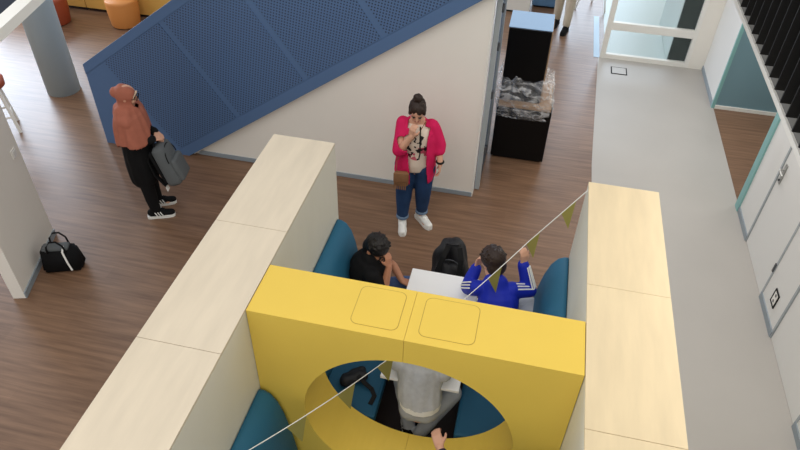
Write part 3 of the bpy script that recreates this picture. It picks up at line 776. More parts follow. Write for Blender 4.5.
# headscarf: hood fused with a draped, folded cape
b = new(); f, u, r = hf
ell(b, hc + u * .014 - f * .022, (.100, .092, .104), (f, r, u)); ell(b, hc + u * .015 - f * .095, (.055, .055, .05), (f, r, u))
ell(b, hc - u * .06 - f * .012, (.088, .082, .09), (f, r, u)); caps(b, hc - u * .10 - f * .005, .080, B + V((0, 0, 1.28)), .12, .85, RX)
torso(b, B + V((0, 0, 1.0)) - FX * .015, B + V((0, 0, 1.12)), B + V((0, 0, 1.2)), B + V((0, 0, 1.29)), RX, (.185, .18, .172, .12), .86)
caps(b, rsh - RX * .01, .086, lsh + RX * .01, .086); caps(b, B + V((0, 0, 1.19)), .215, B + V((0, 0, .98)), .240, .76, RX)
def hijab_cut(c):
    q = c - B
    if q.z < .95 + .05 * math.sin(q.to_2d().angle_signed(V((1, 0)), 0) * 3.0) + .10 * max(0, q.dot(FX)) / .2: return True
    e = c - (hc - u * .015 + f * .085)     # face opening
    return (e.dot(r) / .062) ** 2 + (e.dot(u) / .088) ** 2 + (e.dot(f) / .075) ** 2 < 1
obj('headscarf', fuse(b, .009, 4, .024, 15, 5, cut=hijab_cut, solid=.004, fold=.18), 'hijab', p1, smooth=True)
obj('underscarf', tube([hc - u * .012 + f * (.083 - .022 * abs(math.sin(a)) ** 2) + u * .066 * math.cos(a) + r * .058 * math.sin(a) for a in [-1.3 + .2 * i for i in range(14)]], .009), 'lace', p1, smooth=True)
shoe(p1, rank, FX + V((0, .12, 0)), 'bcloth', 1.02, stripes='shoe_w'); shoe(p1, lank, FX + V((0, .25, 0)), 'bcloth', 1.02, stripes='shoe_w')
# backpack in her hands
def rounded(c, ax, ay, az, hx, hy, hz, bev, taper=.0):
    t = bmesh.new(); bmesh.ops.create_cube(t, size=2)
    for v in t.verts: v.co = V((v.co.x * hx * (1 - taper * max(0, v.co.z)), v.co.y * hy * (1 - taper * max(0, v.co.z)), v.co.z * hz))
    bmesh.ops.bevel(t, geom=t.edges[:], offset=bev, segments=4, affect='EDGES', profile=.5)
    b = bmesh.new(); mx = Matrix(((ax.x, ay.x, az.x, c.x), (ax.y, ay.y, az.y, c.y), (ax.z, ay.z, az.z, c.z), (0, 0, 0, 1)))
    join(b, t, mx); return b
def backpack(name, c, front, up_, label, k, m_body, m_front, tagged):
    ay = V(front).normalized(); az = V(up_); az = (az - ay * ay.dot(az)).normalized(); ax = ay.cross(az)
    c = V(c); t = thing(name, c - az * .24 * k, label, 'backpack')
    obj('body', rounded(c, ax, ay, az, .15 * k, .085 * k, .235 * k, .06 * k, .12), m_body, t, smooth=True)
    obj('front_pocket', rounded(c + ay * .09 * k - az * .07 * k, ax, ay, az, .12 * k, .035 * k, .13 * k, .03 * k), m_front, t, smooth=True)
    obj('back_pad', rounded(c - ay * .088 * k, ax, ay, az, .125 * k, .022 * k, .20 * k, .02 * k), 'bcloth', t, smooth=True)
    zz = [c + ax * math.cos(a) * .135 * k + az * (.05 + .16 * math.sin(a)) * k + ay * .066 * k for a in [math.pi * i / 16 for i in range(17)]]
    obj('zipper', tube(zz, .006 * k), 'blackm', t)
    top = c + az * .215 * k - ay * .03 * k
    obj('handle', tube([top - ax * .05 * k, top - ax * .045 * k + az * .05 * k, top + ax * .045 * k + az * .05 * k, top + ax * .05 * k], .010 * k), 'bcloth', t, smooth=True)
    for s in (-1, 1):
        pts = [c - ay * .09 * k + ax * s * .07 * k + az * .20 * k, c - ay * .15 * k + ax * s * .085 * k + az * .12 * k, c - ay * .16 * k + ax * s * .10 * k - az * .06 * k, c - ay * .10 * k + ax * s * .12 * k - az * .20 * k]
        obj('shoulder_strap', ribbon(pts, .05 * k, .014 * k, ax), 'bcloth', t)
    return t, ax, ay, az
bpc = B + FX * .29 + RX * .06 + V((0, 0, .70))
bk, ax, ay, az = backpack('backpack', bpc, V((.93, .22, .30)), V((-.36, -.03, .93)), 'grey backpack held by the woman in the terracotta headscarf', .98, 'greycloth', 'greycloth', True)
obj('hang_tag', rounded(bpc - az * .235 - ay * .11 + ax * .10, ax, ay, az, .035, .002, .025, .001), 'shoe_w', bk)

# ---- woman in raspberry cardigan
B = V((-.975, 5.45, 0)); FX = V((.12, -.99, 0)); RX = V((-.99, -.12, 0))     # her right is image left
p2 = thing('person', (B.x, B.y, 0), 'woman in raspberry cardigan and jeans raising a hand to her mouth', 'person')
Z = lambda z: V((0, 0, z))
hc = B + FX * .045 + Z(1.455); hf = frame(V((.10, -.86, -.50)), (0, 0, 1))
rsh, lsh = B + RX * .140 + Z(1.28), B - RX * .145 + Z(1.28)
rel, rw = B + RX * .155 + FX * .16 + Z(1.06), B + RX * .035 + FX * .20 + Z(1.27)
lel, lw = B - RX * .225 - FX * .0 + Z(1.06), B - RX * .255 + FX * .08 + Z(.885)
rank, lank = B + RX * .11 + FX * .04 + Z(.09), B - RX * .09 - FX * .07 + Z(.09)
rkn, lkn = B + RX * .105 + FX * .03 + Z(.46), B - RX * .095 + FX * .0 + Z(.46)
b = new(); head_prims(b, hc, hf, .97); caps(b, hc - Z(.07) - FX * .03, .052, B + Z(1.32), .058)
bare_torso(b, B + Z(.82), B + Z(1.0), B + Z(1.18), B + Z(1.32), RX, (.165, .15, .16, .11), .68)
limb(b, rsh, rel, rw, .046, .042, .028); limb(b, lsh, lel, lw, .046, .042, .028)
hand_prims(b, rw, V((.12, -.2, 1)), -FX * .7 - RX * .5, -1, .75, .95)
hand_prims(b, lw, V((.0, -.15, -1)), RX, 1, .45, .95)
limb(b, B + RX * .085 + Z(.82), rkn, rank, .080, .060, .040); limb(b, B - RX * .085 + Z(.82), lkn, lank, .080, .060, .040)
foot_prims(b, rank, FX); foot_prims(b, lank, FX - RX * .5)
obj('body', fuse(b, .0075, 3), 'skin', p2, smooth=True)
face_parts(p2, hc, hf, .97, 'hairbr')
f, u, r = hf; b = new()
ell(b, hc + u * .045 - f * .022, (.098, .085, .088), (f, r, u)); ell(b, hc - u * .01 - f * .05, (.066, .08, .085), (f, r, u))
for s in (-1, 1): ell(b, hc + r * s * .068 + u * .02 + f * .012, (.04, .018, .05), (f, r, u))
bun = hc + u * .150 - f * .055; ell(b, bun, (.042, .046, .040), (f, r, u)); ell(b, bun + u * .022 + r * .012, (.03, .032, .026), (f, r, u)); caps(b, hc + u * .10 - f * .04, .035, bun, .03)
fo = hc + f * .085 - u * .02
obj('hair', fuse(b, .006, 2, .008, 40, 1, cut=lambda c: ((c - fo).dot(r) / .060) ** 2 + ((c - fo).dot(u) / .078) ** 2 + ((c - fo).dot(f) / .05) ** 2 < 1), 'hairbr', p2, smooth=True)
b = new()
caps(b, B + RX * .09 + Z(.82), .115, B - RX * .09 + Z(.82), .115, .95, V((0, 0, 1)))
limb(b, B + RX * .095 + Z(.80), rkn, rank + Z(.07), .118, .088, .064); limb(b, B - RX * .095 + Z(.80), lkn, lank + Z(.07), .118, .088, .064)
tr = obj('jeans', fuse(b, .010, 4, .008, 11), 'jeans', p2, smooth=True)
for an in (rank, lank): obj('cuff', lathe([(.063, an.z + .035), (.068, an.z + .04), (.066, an.z + .075), (.058, an.z + .08)], an.x, an.y, 24), 'jeansl', tr, smooth=True)
b = new()
torso(b, B + Z(.86), B + Z(1.0), B + Z(1.15) + FX * .02, B + Z(1.245), RX, (.180, .170, .172, .112), .76)
obj('tee_shirt', fuse(b, .009, 4, .006, 10, cut=lambda c: c.z < .775), 'tee', p2, smooth=True)
b = new()
torso(b, B + Z(.86), B + Z(1.0), B + Z(1.15), B + Z(1.26), RX, (.208, .200, .200, .122), .88)
caps(b, B + Z(.86), .208, B + Z(.72), .215, .84, RX)
limb(b, rsh - Z(.0), rel - (rel - rsh) * .02, rel + (rw - rel) * .22, .068, .074, .066); limb(b, lsh - Z(.0), lel, lel + (lw - lel) * .25, .068, .074, .064)
def cardi_cut(c):
    q = c - B
    if q.z < .655: return True
    if q.z > 1.30 and q.dot(FX) > .02 and abs(q.dot(RX)) < .085: return True
    if q.dot(FX) > .02 and q.z < 1.42:
        x = -q.dot(RX)
        wdt = .055 + .03 * math.sin(q.z * 9)
        if -.055 - .02 * math.sin(q.z * 7) < x < .13 - .02 * math.cos(q.z * 6) and abs(x) < .2 and q.dot(FX) > .06: return True
    if (c - rw).length < (rw - rel).length * .70 and q.dot(FX) > .14 and c.z > rel.z + .045: return True
    return False
obj('cardigan', fuse(b, .009, 4, .014, 10, 2, cut=cardi_cut, solid=.010), 'pink', p2, smooth=True)
shoe(p2, rank, FX + V((.12, 0, 0)), 'shoe_w', 1.0); shoe(p2, lank, FX - RX * .75, 'shoe_w', 1.0)
obj('watch', tube([lw + (lel - lw) * .12 + V((math.cos(a) * .034, math.sin(a) * .034, 0)) for a in [i * math.pi / 8 for i in range(17)]], .011), 'blackm', p2, smooth=True)
obj('lanyard', ribbon([B - RX * .04 + FX * .135 + Z(1.34), B - RX * .045 + FX * .17 + Z(1.22), B - RX * .05 + FX * .172 + Z(1.05), B - RX * .04 + FX * .17 + Z(.98)], .014, .003, RX), 'blackm', p2)
bgc = B + RX * .125 + FX * .185 + Z(.745)
bag = thing('shoulder_bag', bgc - Z(.1), 'small brown suede shoulder bag at the hip of the woman in the raspberry cardigan', 'bag')
obj('body', rounded(bgc, RX, FX, V((0, 0, 1)), .075, .035, .085, .03), 'brownb', bag, smooth=True)
obj('flap', rounded(bgc + FX * .034 + Z(.035), RX, FX, V((0, 0, 1)), .076, .008, .055, .007), 'brownb', bag, smooth=True)
for i in range(7): obj('fringe', bx(bgc + V((-.065 + i * .019, -.052, -.10)), bgc + V((-.065 + i * .019 + .011, -.046, -.02))), 'brownb', bag)
obj('strap', ribbon([bgc + RX * .05 + Z(.09), B + RX * .175 + FX * .165 + Z(.95), B + RX * .10 + FX * .175 + Z(1.12), B - RX * .02 + FX * .16 + Z(1.26), B - RX * .09 + FX * .05 + Z(1.36)], .016, .004, FX), 'brownb', bag)

# ---- boy in black, on the left bench, facing the table
p3 = thing('person', (-1.05, 3.78, .455), 'boy with black hair and glasses in black shirt resting his face on a hand', 'person')
pel = V((-1.06, 3.80, .55)); FX = V((.96, .25, 0)); RX = V((.25, -.96, 0))
wst_ = pel + V((.02, .0, .16)); chs = pel + V((.05, .0, .34)); nkb = pel + V((.08, .0, .46))
hc = V((-.965, 3.80, 1.115)); hf = frame(V((.72, -.42, -.50)), (0.3, -.1, 1))
rsh, lsh = chs + RX * .15 + Z(.06), chs - RX * .15 + Z(.06)
rel, rw = V((-.865, 3.66, .80)), V((-.845, 3.74, 1.0))
lel, lw = V((-.86, 3.985, .77)), V((-.765, 3.90, .70))
b = new(); head_prims(b, hc, hf, 1.0); caps(b, hc - Z(.06) - FX * .04, .05, nkb, .055)
bare_torso(b, pel, wst_, chs, nkb, RX, (.14, .12, .135, .09), .7)
limb(b, rsh, rel, rw, .045, .038, .027); limb(b, lsh, lel, lw, .045, .038, .027)
hand_prims(b, rw, V((-.1, .15, 1)), V((-.8, .6, 0)), 1, .7, .9); hand_prims(b, lw, V((.9, -.2, -.12)), V((0, 0, -1)), 1, .35, .95)
for s, kx in ((1, 0), (-1, .03)):
    k0, a0 = pel + RX * s * .10 + FX * (.43 + kx) + Z(.03), pel + RX * s * .10 + FX * (.44 + kx); a0.z = .09
    limb(b, pel + RX * s * .085, k0, a0, .075, .055, .037); foot_prims(b, a0, FX)
obj('body', fuse(b, .0075, 3), 'skin2', p3, smooth=True)
face_parts(p3, hc, hf, 1.0, 'hairb', True)
def boy_hair(parent, hc, hf, m_, k=1.0, seed=0, tuft=.042):
    f, u, r = hf; b = new(); rnd = random.Random(seed)
    ell(b, hc + u * .045 * k - f * .018 * k, (.103 * k, .088 * k, .092 * k), (f, r, u)); ell(b, hc - u * .015 * k - f * .052 * k, (.064 * k, .078 * k, .075 * k), (f, r, u))
    for i in range(42):
        a = rnd.uniform(0, 2 * math.pi); e = rnd.uniform(.15, 1.4)
        d = (f * math.cos(a) + r * math.sin(a)) * math.cos(e) + u * math.sin(e)
        p = hc + u * .04 * k - f * .016 * k + V(d) * .078 * k; q = p + (d * .5 + f * rnd.uniform(-.3, .8) + r * rnd.uniform(-.6, .6)).normalized() * tuft * k
        caps(b, p, .018 * k, q, .006 * k, seg=8)
    fo = hc + f * .095 * k - u * .04 * k
    obj('hair', fuse(b, .006, 1, cut=lambda c: ((c - fo).dot(r) / .066) ** 2 + ((c - fo).dot(u) / .085) ** 2 + ((c - fo).dot(f) / .06) ** 2 < 1), m_, parent, smooth=True)
boy_hair(p3, hc, hf, 'hairb', 1.03, 3, .03)
b = new(); torso(b, pel + Z(-.02), wst_ - FX * .02, chs - FX * .025, nkb - FX * .02, RX, (.165, .165, .178, .11), .9)
caps(b, rsh, .068, rsh + (rel - rsh) * .62, .060); caps(b, lsh, .068, lsh + (lel - lsh) * .62, .060)
obj('tee_shirt', fuse(b, .009, 4, .010, 11, 4), 'bcloth', p3, smooth=True)
b = new()
for s, kx in ((1, 0), (-1, .03)):
    k0, a0 = pel + RX * s * .10 + FX * (.43 + kx) + Z(.03), pel + RX * s * .10 + FX * (.44 + kx); a0.z = .13
    limb(b, pel + RX * s * .085, k0, a0, .093, .073, .055)
caps(b, pel + RX * .06, .10, pel - RX * .06, .10)
obj('jeans', fuse(b, .010, 4, .007, 11), 'jeansm', p3, smooth=True)
for s, kx in ((1, 0), (-1, .03)):
    a0 = pel + RX * s * .10 + FX * (.44 + kx); a0.z = .09; shoe(p3, a0, FX, 'bcloth', 1.0, lift=.003)

# ---- boy in blue track jacket, back to us
p4 = thing('person', (.12, 3.55, .455), 'boy in royal blue jacket with white sleeve stripes lifting the bunting cord', 'person')
pel = V((.10, 3.53, .56)); FX = V((-.22, .97, 0)); RX = V((.97, .22, 0))
wst_ = pel + V((-.015, .05, .15)); chs = pel + V((-.04, .13, .33)); nkb = V((.015, 3.72, 1.03))
hc = V((-.035, 3.835, 1.155)); hf = frame(V((-.62, .72, -.32)), (0, 0, 1))
rsh, lsh = V((.155, 3.735, .985)), V((-.115, 3.69, .985))
rel, rw = V((.285, 3.83, .925)), V((.205, 3.885, 1.15))
lel, lw = V((-.20, 3.84, .825)), V((-.155, 3.94, .98))
b = new(); head_prims(b, hc, hf, .95); caps(b, hc - Z(.06) - V((0, .03, 0)), .05, nkb, .055)
bare_torso(b, pel, wst_, chs, nkb, RX, (.14, .12, .135, .09), .7)
limb(b, rsh, rel, rw, .045, .038, .027); limb(b, lsh, lel, lw, .045, .038, .027)
hand_prims(b, rw, V((-.05, .02, 1)), V((-.6, .7, 0)), -1, .75, .95); hand_prims(b, lw, V((.12, .05, 1)), V((.7, -.5, .1)), 1, .5, .9)
rk, ra = V((.385, 3.91, .66)), V((.10, 4.02, .50)); ra2 = V((.05, 3.98, .52))
lk, la = V((-.03, 3.93, .54)), V((-.04, 3.98, .09))
limb(b, pel + RX * .08, rk, ra2, .075, .058, .038); limb(b, pel - RX * .08, lk, la, .075, .058, .037); foot_prims(b, la, FX)
obj('body', fuse(b, .0075, 3), 'skin', p4, smooth=True)
face_parts(p4, hc, hf, .95, 'hairbr')
boy_hair(p4, hc, hf, 'hairbr', 1.08, 8, .026)
b = new(); torso(b, pel + Z(.03), wst_, chs, nkb + Z(-.01), RX, (.155, .155, .168, .105), .8)
limb(b, rsh, rel, rw - (rw - rel) * .08, .068, .060, .046); limb(b, lsh, lel, lw - (lw - lel) * .10, .068, .060, .046)
jk = obj('jacket', fuse(b, .009, 4, .010, 11, 6), 'royal', p4, smooth=True)
def sleeve_stripes(parent, a, c, out, r0, r1):
    a, c, out = V(a), V(c), V(out).normalized(); ax_ = (c - a).normalized(); out = (out - ax_ * ax_.dot(out)).normalized(); t = ax_.cross(out)
    for j in (-1, 0, 1):
        ang = j * .36; n = out * math.cos(ang) + t * math.sin(ang)
        obj('sleeve_stripe', tube([a + (c - a) * q + n * (r0 + (r1 - r0) * q) for q in (0, .25, .5, .75, 1)], .0062, None, 6), 'wshirt', parent)
sleeve_stripes(jk, lsh + V((.0, 0, .01)), lel, V((-.45, -.55, .7)), .071, .063)
sleeve_stripes(jk, rel + (rw - rel) * .1, rw - (rw - rel) * .1, V((.9, -.5, 0)), .060, .047)
sleeve_stripes(jk, rsh, rel, V((.2, -.3, .9)), .069, .062)
obj('collar', tube([nkb + Z(.015) + RX * .062 * math.cos(a) + FX * .058 * math.sin(a) + V((-.012, .02, .01)) for a in [i * math.pi / 8 for i in range(17)]], .014), 'wshirt', p4, smooth=True)
b = new(); limb(b, pel + RX * .08, rk, ra2, .096, .082, .058); limb(b, pel - RX * .08, lk, la + Z(.05), .094, .076, .056); caps(b, pel + RX * .06, .105, pel - RX * .06, .105)
obj('trousers', fuse(b, .010, 4, .007, 11), 'gjeans', p4, smooth=True)
shoe(p4, la, FX, 'shoe_w', 1.0, lift=.003)
b = new(); caps(b, ra2 + V((-.01, 0, 0)), .046, ra2 + V((-.15, .03, -.03)), .038, .8, V((0, 0, 1))); obj('shoe', fuse(b, .009, 3), 'shoe_w', p4, smooth=True)

# ---- boy in grey sweatshirt seen through the round opening
p5 = thing('person', (-.39, 2.80, .4), 'boy in light grey sweatshirt crouching at the table end behind the round opening', 'person')
pel = V((-.385, 2.835, .475)); FX = V((-.08, 1, 0)); RX = V((1, .08, 0))
wst_ = V((-.395, 2.855, .62)); chs = V((-.41, 2.93, .80)); nkb = V((-.42, 3.0, .95))
hc = V((-.42, 3.09, 1.09)); hf = frame(V((0, .9, -.4)), (0, 0, 1))
rsh, lsh = chs + V((.165, .0, .06)), chs + V((-.165, .0, .06))
rel, rw = V((-.20, 3.12, .80)), V((-.30, 3.32, .785)); lel, lw = V((-.62, 3.12, .80)), V((-.52, 3.32, .785))
rk, ra = V((-.17, 3.02, .50)), V((-.375, 2.85, .10)); lk, la = V((-.56, 3.06, .48)), V((-.47, 2.89, .10))
b = new(); head_prims(b, hc, hf, .95); caps(b, hc - Z(.06) - V((0, .03, 0)), .05, nkb, .055)
bare_torso(b, pel, wst_, chs, nkb, RX, (.135, .12, .135, .09), .7)
limb(b, rsh, rel, rw, .045, .038, .027); limb(b, lsh, lel, lw, .045, .038, .027)
hand_prims(b, rw, V((-.3, 1, 0)), V((0, 0, -1)), 1, .3, .9); hand_prims(b, lw, V((.3, 1, 0)), V((0, 0, -1)), -1, .3, .9)
limb(b, pel + RX * .075, rk, ra, .075, .055, .037); limb(b, pel - RX * .075, lk, la, .075, .055, .037)
obj('body', fuse(b, .0075, 3), 'skin', p5, smooth=True)
boy_hair(p5, hc, hf, 'hairbr', .98, 11); face_parts(p5, hc, hf, .95, 'hairbr')
b = new(); torso(b, pel + V((0, 0, .06)), wst_, chs, nkb, RX, (.168, .168, .172, .11), .88)
limb(b, rsh, rel, rw - (rw - rel) * .1, .070, .060, .046); limb(b, lsh, lel, lw - (lw - lel) * .1, .070, .060, .046)
obj('sweatshirt', fuse(b, .009, 4, .014, 11, 9, cut=lambda c: c.z < .625), 'hoodie', p5, smooth=True)
b = new(); caps(b, V((-.43, 2.965, .99)), .075, V((-.42, 2.90, .88)), .06, .6, RX); obj('hood', fuse(b, .009, 4, .01), 'hoodie', p5, smooth=True)
b = new(); torso(b, pel + V((0, 0, .06)), pel + Z(.09), pel + Z(.12), wst_ + Z(.03), RX, (.155, .157, .157, .155), .875)
obj('undershirt', fuse(b, .009, 3, .008, 12, cut=lambda c: c.z < .575 or c.z > .64), 'wshirt', p5, smooth=True)
b = new(); limb(b, pel + RX * .07, rk, ra + Z(.03), .086, .076, .052); limb(b, pel - RX * .07, lk, la + Z(.03), .086, .076, .052); caps(b, pel + RX * .05, .095, pel - RX * .05, .095)
obj('trousers', fuse(b, .009, 4, .007, 11), 'gjeans', p5, smooth=True)
shoe(p5, ra, V((-.25, 1, 0)), 'bcloth', 1.0, lift=.003, stripes='shoe_w'); shoe(p5, la, V((-.35, 1, 0)), 'bcloth', 1.0, lift=.003, stripes='shoe_w')

# ---- person whose hand reaches into the opening (body below the picture edge)
p6 = thing('person', (.13, 1.78, .455), 'person in dark plum sweater reaching a hand into the round opening', 'person')
pel = V((.20, 1.72, .56)); FX = V((-.5, .85, 0)); RX = V((.85, .5, 0))
wst_, chs, nkb = pel + V((-.01, .02, .15)), pel + V((-.03, .05, .33)), pel + V((-.05, .08, .45))
hc = nkb + V((-.03, .05, .15)); hf = frame(V((-.5, .8, -.3)), (0, 0, 1))
rsh, lsh = chs + RX * .15 + Z(.06), chs - RX * .15 + Z(.06)
lw = V((-.165, 2.33, .86)); lel = V((-.02, 2.10, .82)); rel, rw = rsh + V((.1, .05, -.22)), V((.2, 2.0, .66))
b = new(); head_prims(b, hc, hf, .95); caps(b, hc - Z(.06), .05, nkb, .055); bare_torso(b, pel, wst_, chs, nkb, RX, (.14, .12, .135, .09), .7)
limb(b, rsh, rel, rw, .045, .038, .027); limb(b, lsh, lel, lw, .045, .038, .027)
hand_prims(b, lw, V((-.45, .8, .35)), V((.3, .3, -.9)), -1, .75, .95); hand_prims(b, rw, V((-.5, .8, 0)), V((0, 0, -1)), 1, .4, .95)
for s in (1, -1):
    k0 = pel + RX * s * .09 + FX * .40; a0 = V((k0.x, k0.y, .09)); limb(b, pel + RX * s * .08, k0, a0, .075, .055, .037); foot_prims(b, a0, FX)
obj('body', fuse(b, .0075, 3), 'skin', p6, smooth=True); boy_hair(p6, hc, hf, 'hairbr', .98, 14); face_parts(p6, hc, hf, .95, 'hairbr')
b = new(); torso(b, pel + Z(.02), wst_, chs, nkb, RX, (.16, .155, .168, .10), .8)
limb(b, rsh, rel, rw - (rw - rel) * .1, .066, .056, .042); limb(b, lsh, lel, lw - (lw - lel) * .14, .066, .056, .040)
obj('sweater', fuse(b, .009, 4, .010, 12, 2), 'purple', p6, smooth=True)
b = new(); caps(b, pel + RX * .06, .10, pel - RX * .06, .10)
for s in (1, -1):
    k0 = pel + RX * s * .09 + FX * .40; a0 = V((k0.x, k0.y, .13)); limb(b, pel + RX * s * .08, k0, a0, .092, .072, .054)
obj('trousers', fuse(b, .010, 4, .007, 11), 'bcloth', p6, smooth=True)
for s in (1, -1):
    k0 = pel + RX * s * .09 + FX * .40; shoe(p6, V((k0.x, k0.y, .09)), FX, 'bcloth', 1.0, lift=.001)

# ---- person in the far hall, only the legs in the picture
B = V((.42, 11.05, 0)); FX = V((-.25, -.97, 0)); RX = V((-.97, .25, 0))
p7 = thing('person', (B.x, B.y, 0), 'person in beige chinos and dark shoes walking in the far hall', 'person')
hc = B + Z(1.62); hf = frame(FX, (0, 0, 1)); rank, lank = B + RX * .12 + Z(.09) - FX * .08, B - RX * .10 + FX * .12 + Z(.09)
rsh, lsh = B + RX * .19 + Z(1.42), B - RX * .19 + Z(1.42); rw, lw = B + RX * .24 + FX * .08 + Z(.88), B - RX * .24 + FX * .02 + Z(.88); rel, lel = B + RX * .24 + Z(1.12), B - RX * .24 + Z(1.12)
b = new(); head_prims(b, hc, hf); caps(b, hc - Z(.08), .055, B + Z(1.44), .06); bare_torso(b, B + Z(.92), B + Z(1.1), B + Z(1.28), B + Z(1.44), RX, (.155, .14, .165, .11), .66)
limb(b, rsh, rel, rw, .052, .042, .028); limb(b, lsh, lel, lw, .052, .042, .028); hand_prims(b, rw, (0, -.1, -1), -RX, -1, .4); hand_prims(b, lw, (0, -.1, -1), RX, 1, .4)
limb(b, B + RX * .09 + Z(.9), B + RX * .105 - FX * .0 + Z(.5), rank, .09, .06, .038); limb(b, B - RX * .09 + Z(.9), B - RX * .10 + FX * .08 + Z(.5), lank, .09, .06, .038); foot_prims(b, rank, FX); foot_prims(b, lank, FX)
obj('body', fuse(b, .009, 3), 'skin', p7, smooth=True); boy_hair(p7, hc, hf, 'hairb', 1.0, 21); face_parts(p7, hc, hf)
b = new(); torso(b, B + Z(.92), B + Z(1.1), B + Z(1.28), B + Z(1.43), RX, (.175, .165, .18, .12), .75); limb(b, rsh, rel, rw - (rw - rel) * .1, .068, .058, .045); limb(b, lsh, lel, lw - (lw - lel) * .1, .068, .058, .045)
obj('shirt', fuse(b, .010, 4, .01), 'bcloth', p7, smooth=True)
b = new(); limb(b, B + RX * .09 + Z(.88), B + RX * .105 + Z(.5), rank + Z(.05), .11, .082, .062); limb(b, B - RX * .09 + Z(.88), B - RX * .10 + FX * .08 + Z(.5), lank + Z(.05), .11, .082, .062); caps(b, B + RX * .06 + Z(.9), .11, B - RX * .06 + Z(.9), .11)
obj('chinos', fuse(b, .010, 4, .007), 'beige', p7, smooth=True)
shoe(p7, rank, FX, 'bcloth', 1.05, sole='blackm'); shoe(p7, lank, FX, 'bcloth', 1.05, sole='blackm')

# ------------------------------------------------------------------ bunting through the opening
bu = thing('bunting', (.2, 3.87, 1.4), 'bunting of olive pennants on a white cord running through the round opening', 'bunting')
K = [V((.553, 3.965, 1.885)), V((.20, 3.872, 1.375)), V((-1.26, 1.87, 1.15)), V((-1.357, 1.737, 1.135))]
def at(u):
    ls = [(K[i + 1] - K[i]).length for i in range(3)]; x = u
    for i, l in enumerate(ls):
        if x <= l or i == 2:
            t = min(1, x / l); sag = .14 if i == 1 else 0
            return K[i] + (K[i + 1] - K[i]) * t - V((0, 0, 4 * sag * t * (1 - t))), ((K[i + 1] - K[i]).normalized() - V((0, 0, 4 * sag * (1 - 2 * t) / l))).normalized()
        x -= l
cord = [at(.04 * i)[0] for i in range(82)]
obj('cord', tube(cord, .0034, None, 6), 'string', bu)
def pennant(u, w_=.15, hh=.19, sway=(.03, -.02)):
    p, d = at(u); a, c = p - d * w_ / 2, p + d * w_ / 2; tip = p + V((sway[0], sway[1], -hh)); n = d.cross(V((0, 0, 1))).normalized() * .0012
    b = new(); F_ = [b.verts.new(q + n) for q in (a, c, tip)]; G_ = [b.verts.new(q - n) for q in (a, c, tip)]
    b.faces.new(F_); b.faces.new(G_[::-1])
    for i in range(3): b.faces.new((F_[i], F_[(i + 1) % 3], G_[(i + 1) % 3], G_[i]))
    obj('pennant', b, 'olive', bu)
for u in (.19, .56, .97, 1.36, 1.70, 2.04, 2.38, 2.77): pennant(u)

# ------------------------------------------------------------------ bags and small things
bpb = V((-.41, 4.33, -.055))
bp2 = thing('backpack', (bpb.x, bpb.y, .281), 'slouching black backpack on the low stool at the table end', 'backpack')
b = new(); q = bpb
caps(b, q + V((-.07, .0, .47)), .115, q + V((-.06, .10, .70)), .10, .9, V((1, 0, 0))); caps(b, q + V((.08, .0, .47)), .115, q + V((.04, .10, .74)), .09, .9, V((1, 0, 0)))
obj('body', fuse(b, .010, 4, .05, 9, 4), 'bagcloth', bp2, smooth=True)
b = new(); caps(b, q + V((-.06, -.10, .46)), .075, q + V((-.045, -.04, .60)), .07); caps(b, q + V((.06, -.10, .46)), .075, q + V((.05, -.04, .60)), .07)
obj('front_pocket', fuse(b, .010, 4, .03, 11, 7), 'bagcloth', bp2, smooth=True)
obj('handle', tube([q + V((-.05, .05, .82)), q + V((-.04, .02, .85)), q + V((.04, .02, .855)), q + V((.06, .05, .83))], .011), 'bagcloth', bp2, smooth=True)
for sd in (-1, 1): obj('shoulder_strap', ribbon([q + V((sd * .05 + .02, .0, .845)), q + V((sd * .08 + .02, -.06, .76)), q + V((sd * .10, -.12, .62)), q + V((sd * .13, -.10, .44))], .045, .014, (1, 0, 0)), 'blackm', bp2)
obj('zipper', tube([q + V((.115 * math.cos(a_), -.072 + .03 * math.sin(a_), .60 + .12 * math.sin(a_))) for a_ in [math.pi * i / 12 for i in range(13)]], .005), 'dsteel', bp2)
stl = thing('low_stool', (-.41, 4.36, 0), 'low black stool under the slouching black backpack', 'stool')
obj('seat', lathe([(.16, .235), (.17, .245), (.17, .27), (.16, .28)], -.41, 4.36, 24), 'blackm', stl)
for a in (0.8, 2.4, 3.9, 5.5): obj('leg', tube([(-.41 + .1 * math.cos(a), 4.36 + .1 * math.sin(a), .238), (-.41 + .15 * math.cos(a), 4.36 + .15 * math.sin(a), 0)], .012), 'blackm', stl)
ph = thing('phone', (-.17, 3.62, .742), 'black phone lying on the white table by the blue jacket', 'phone')
obj('body', bx((-.24, 3.56, .7425), (-.165, 3.70, .751), .003), 'blackm', ph); obj('screen', bx((-.236, 3.566, .7508), (-.169, 3.694, .7516)), 'black', ph)
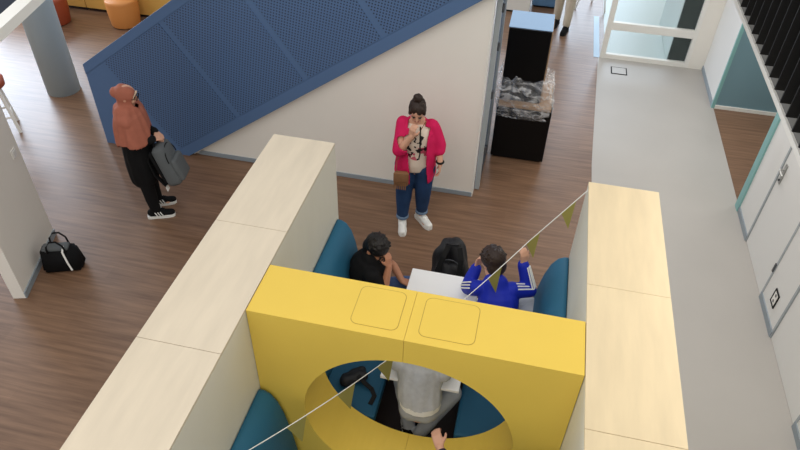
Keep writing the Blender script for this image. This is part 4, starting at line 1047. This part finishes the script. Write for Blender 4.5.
# handbag on the floor by the wall stub
hb_c = V((-4.22, 3.94, .14)); d1 = V((.60, .80, 0)).normalized() ; d1 = V((.93, .36, 0)).normalized(); d2 = V((-d1.y, d1.x, 0))
hb = thing('handbag', (hb_c.x, hb_c.y, 0), 'black tote handbag with white strap on the floor by the wall stub', 'handbag')
t = bmesh.new(); bmesh.ops.create_cube(t, size=2)
for v in t.verts:
    up_ = v.co.z > 0; v.co = V((v.co.x * (.155 if up_ else .19), v.co.y * (.075 if up_ else .10), .001 if not up_ else .27 + (.02 if v.co.x < 0 else -.01)))
bmesh.ops.bevel(t, geom=t.edges[:], offset=.03, segments=3, affect='EDGES')
b = new(); join(b, t, Matrix(((d1.x, d2.x, 0, hb_c.x), (d1.y, d2.y, 0, hb_c.y), (0, 0, 1, 0), (0, 0, 0, 1))))
obj('body', b, 'bcloth', hb, smooth=True)
b = rounded(V((hb_c.x, hb_c.y, .268)) - d1 * .02, d1, d2, V((0, 0, 1)), .125, .052, .022, .02); obj('lining', b, 'greycloth', hb, smooth=True)
for s in (-1, 1):
    q = V((hb_c.x, hb_c.y, .24)) + d2 * s * .07
    obj('handle', tube([q - d1 * .085, q - d1 * .075 + Z(.09), q - d1 * .03 + Z(.15), q + d1 * .03 + Z(.15), q + d1 * .075 + Z(.09), q + d1 * .085], .009), 'bcloth', hb, smooth=True)
q = V((hb_c.x, hb_c.y, 0)) - d2 * .0 + d1 * .06
obj('white_strap', ribbon([q - d2 * .02 + Z(.29), q - d2 * .085 + Z(.265), q - d2 * .108 + d1 * .02 + Z(.15), q - d2 * .118 + d1 * .04 + Z(.05)], .018, .005, d1), 'shoe_w', hb)
obj('ring', tube([q - d1 * .16 - d2 * .06 + Z(.245) + V((.018 * math.cos(a), .005, .018 * math.sin(a))) for a in [i * math.pi / 6 for i in range(13)]], .004), 'steel', hb)

# black sling bag lying on the bench, seen through the opening
sg = thing('sling_bag', (-.93, 2.98, .455), 'small black sling bag lying on the bench behind the round opening', 'bag')
b = new(); caps(b, (-.99, 2.93, .495), .05, (-.88, 3.02, .495), .05, .7, V((.6, .8, 0))); caps(b, (-.99, 2.98, .49), .045, (-.90, 3.06, .49), .045, .7)
obj('body', fuse(b, .009, 3, .015, 14, 3), 'bagcloth', sg, smooth=True)
obj('strap', ribbon([(-.90, 2.98, .535), (-.84, 2.95, .50), (-.78, 2.93, .47), (-.745, 2.88, .461), (-.76, 2.80, .461)], .035, .006, (.6, .8, 0)), 'blackm', sg)
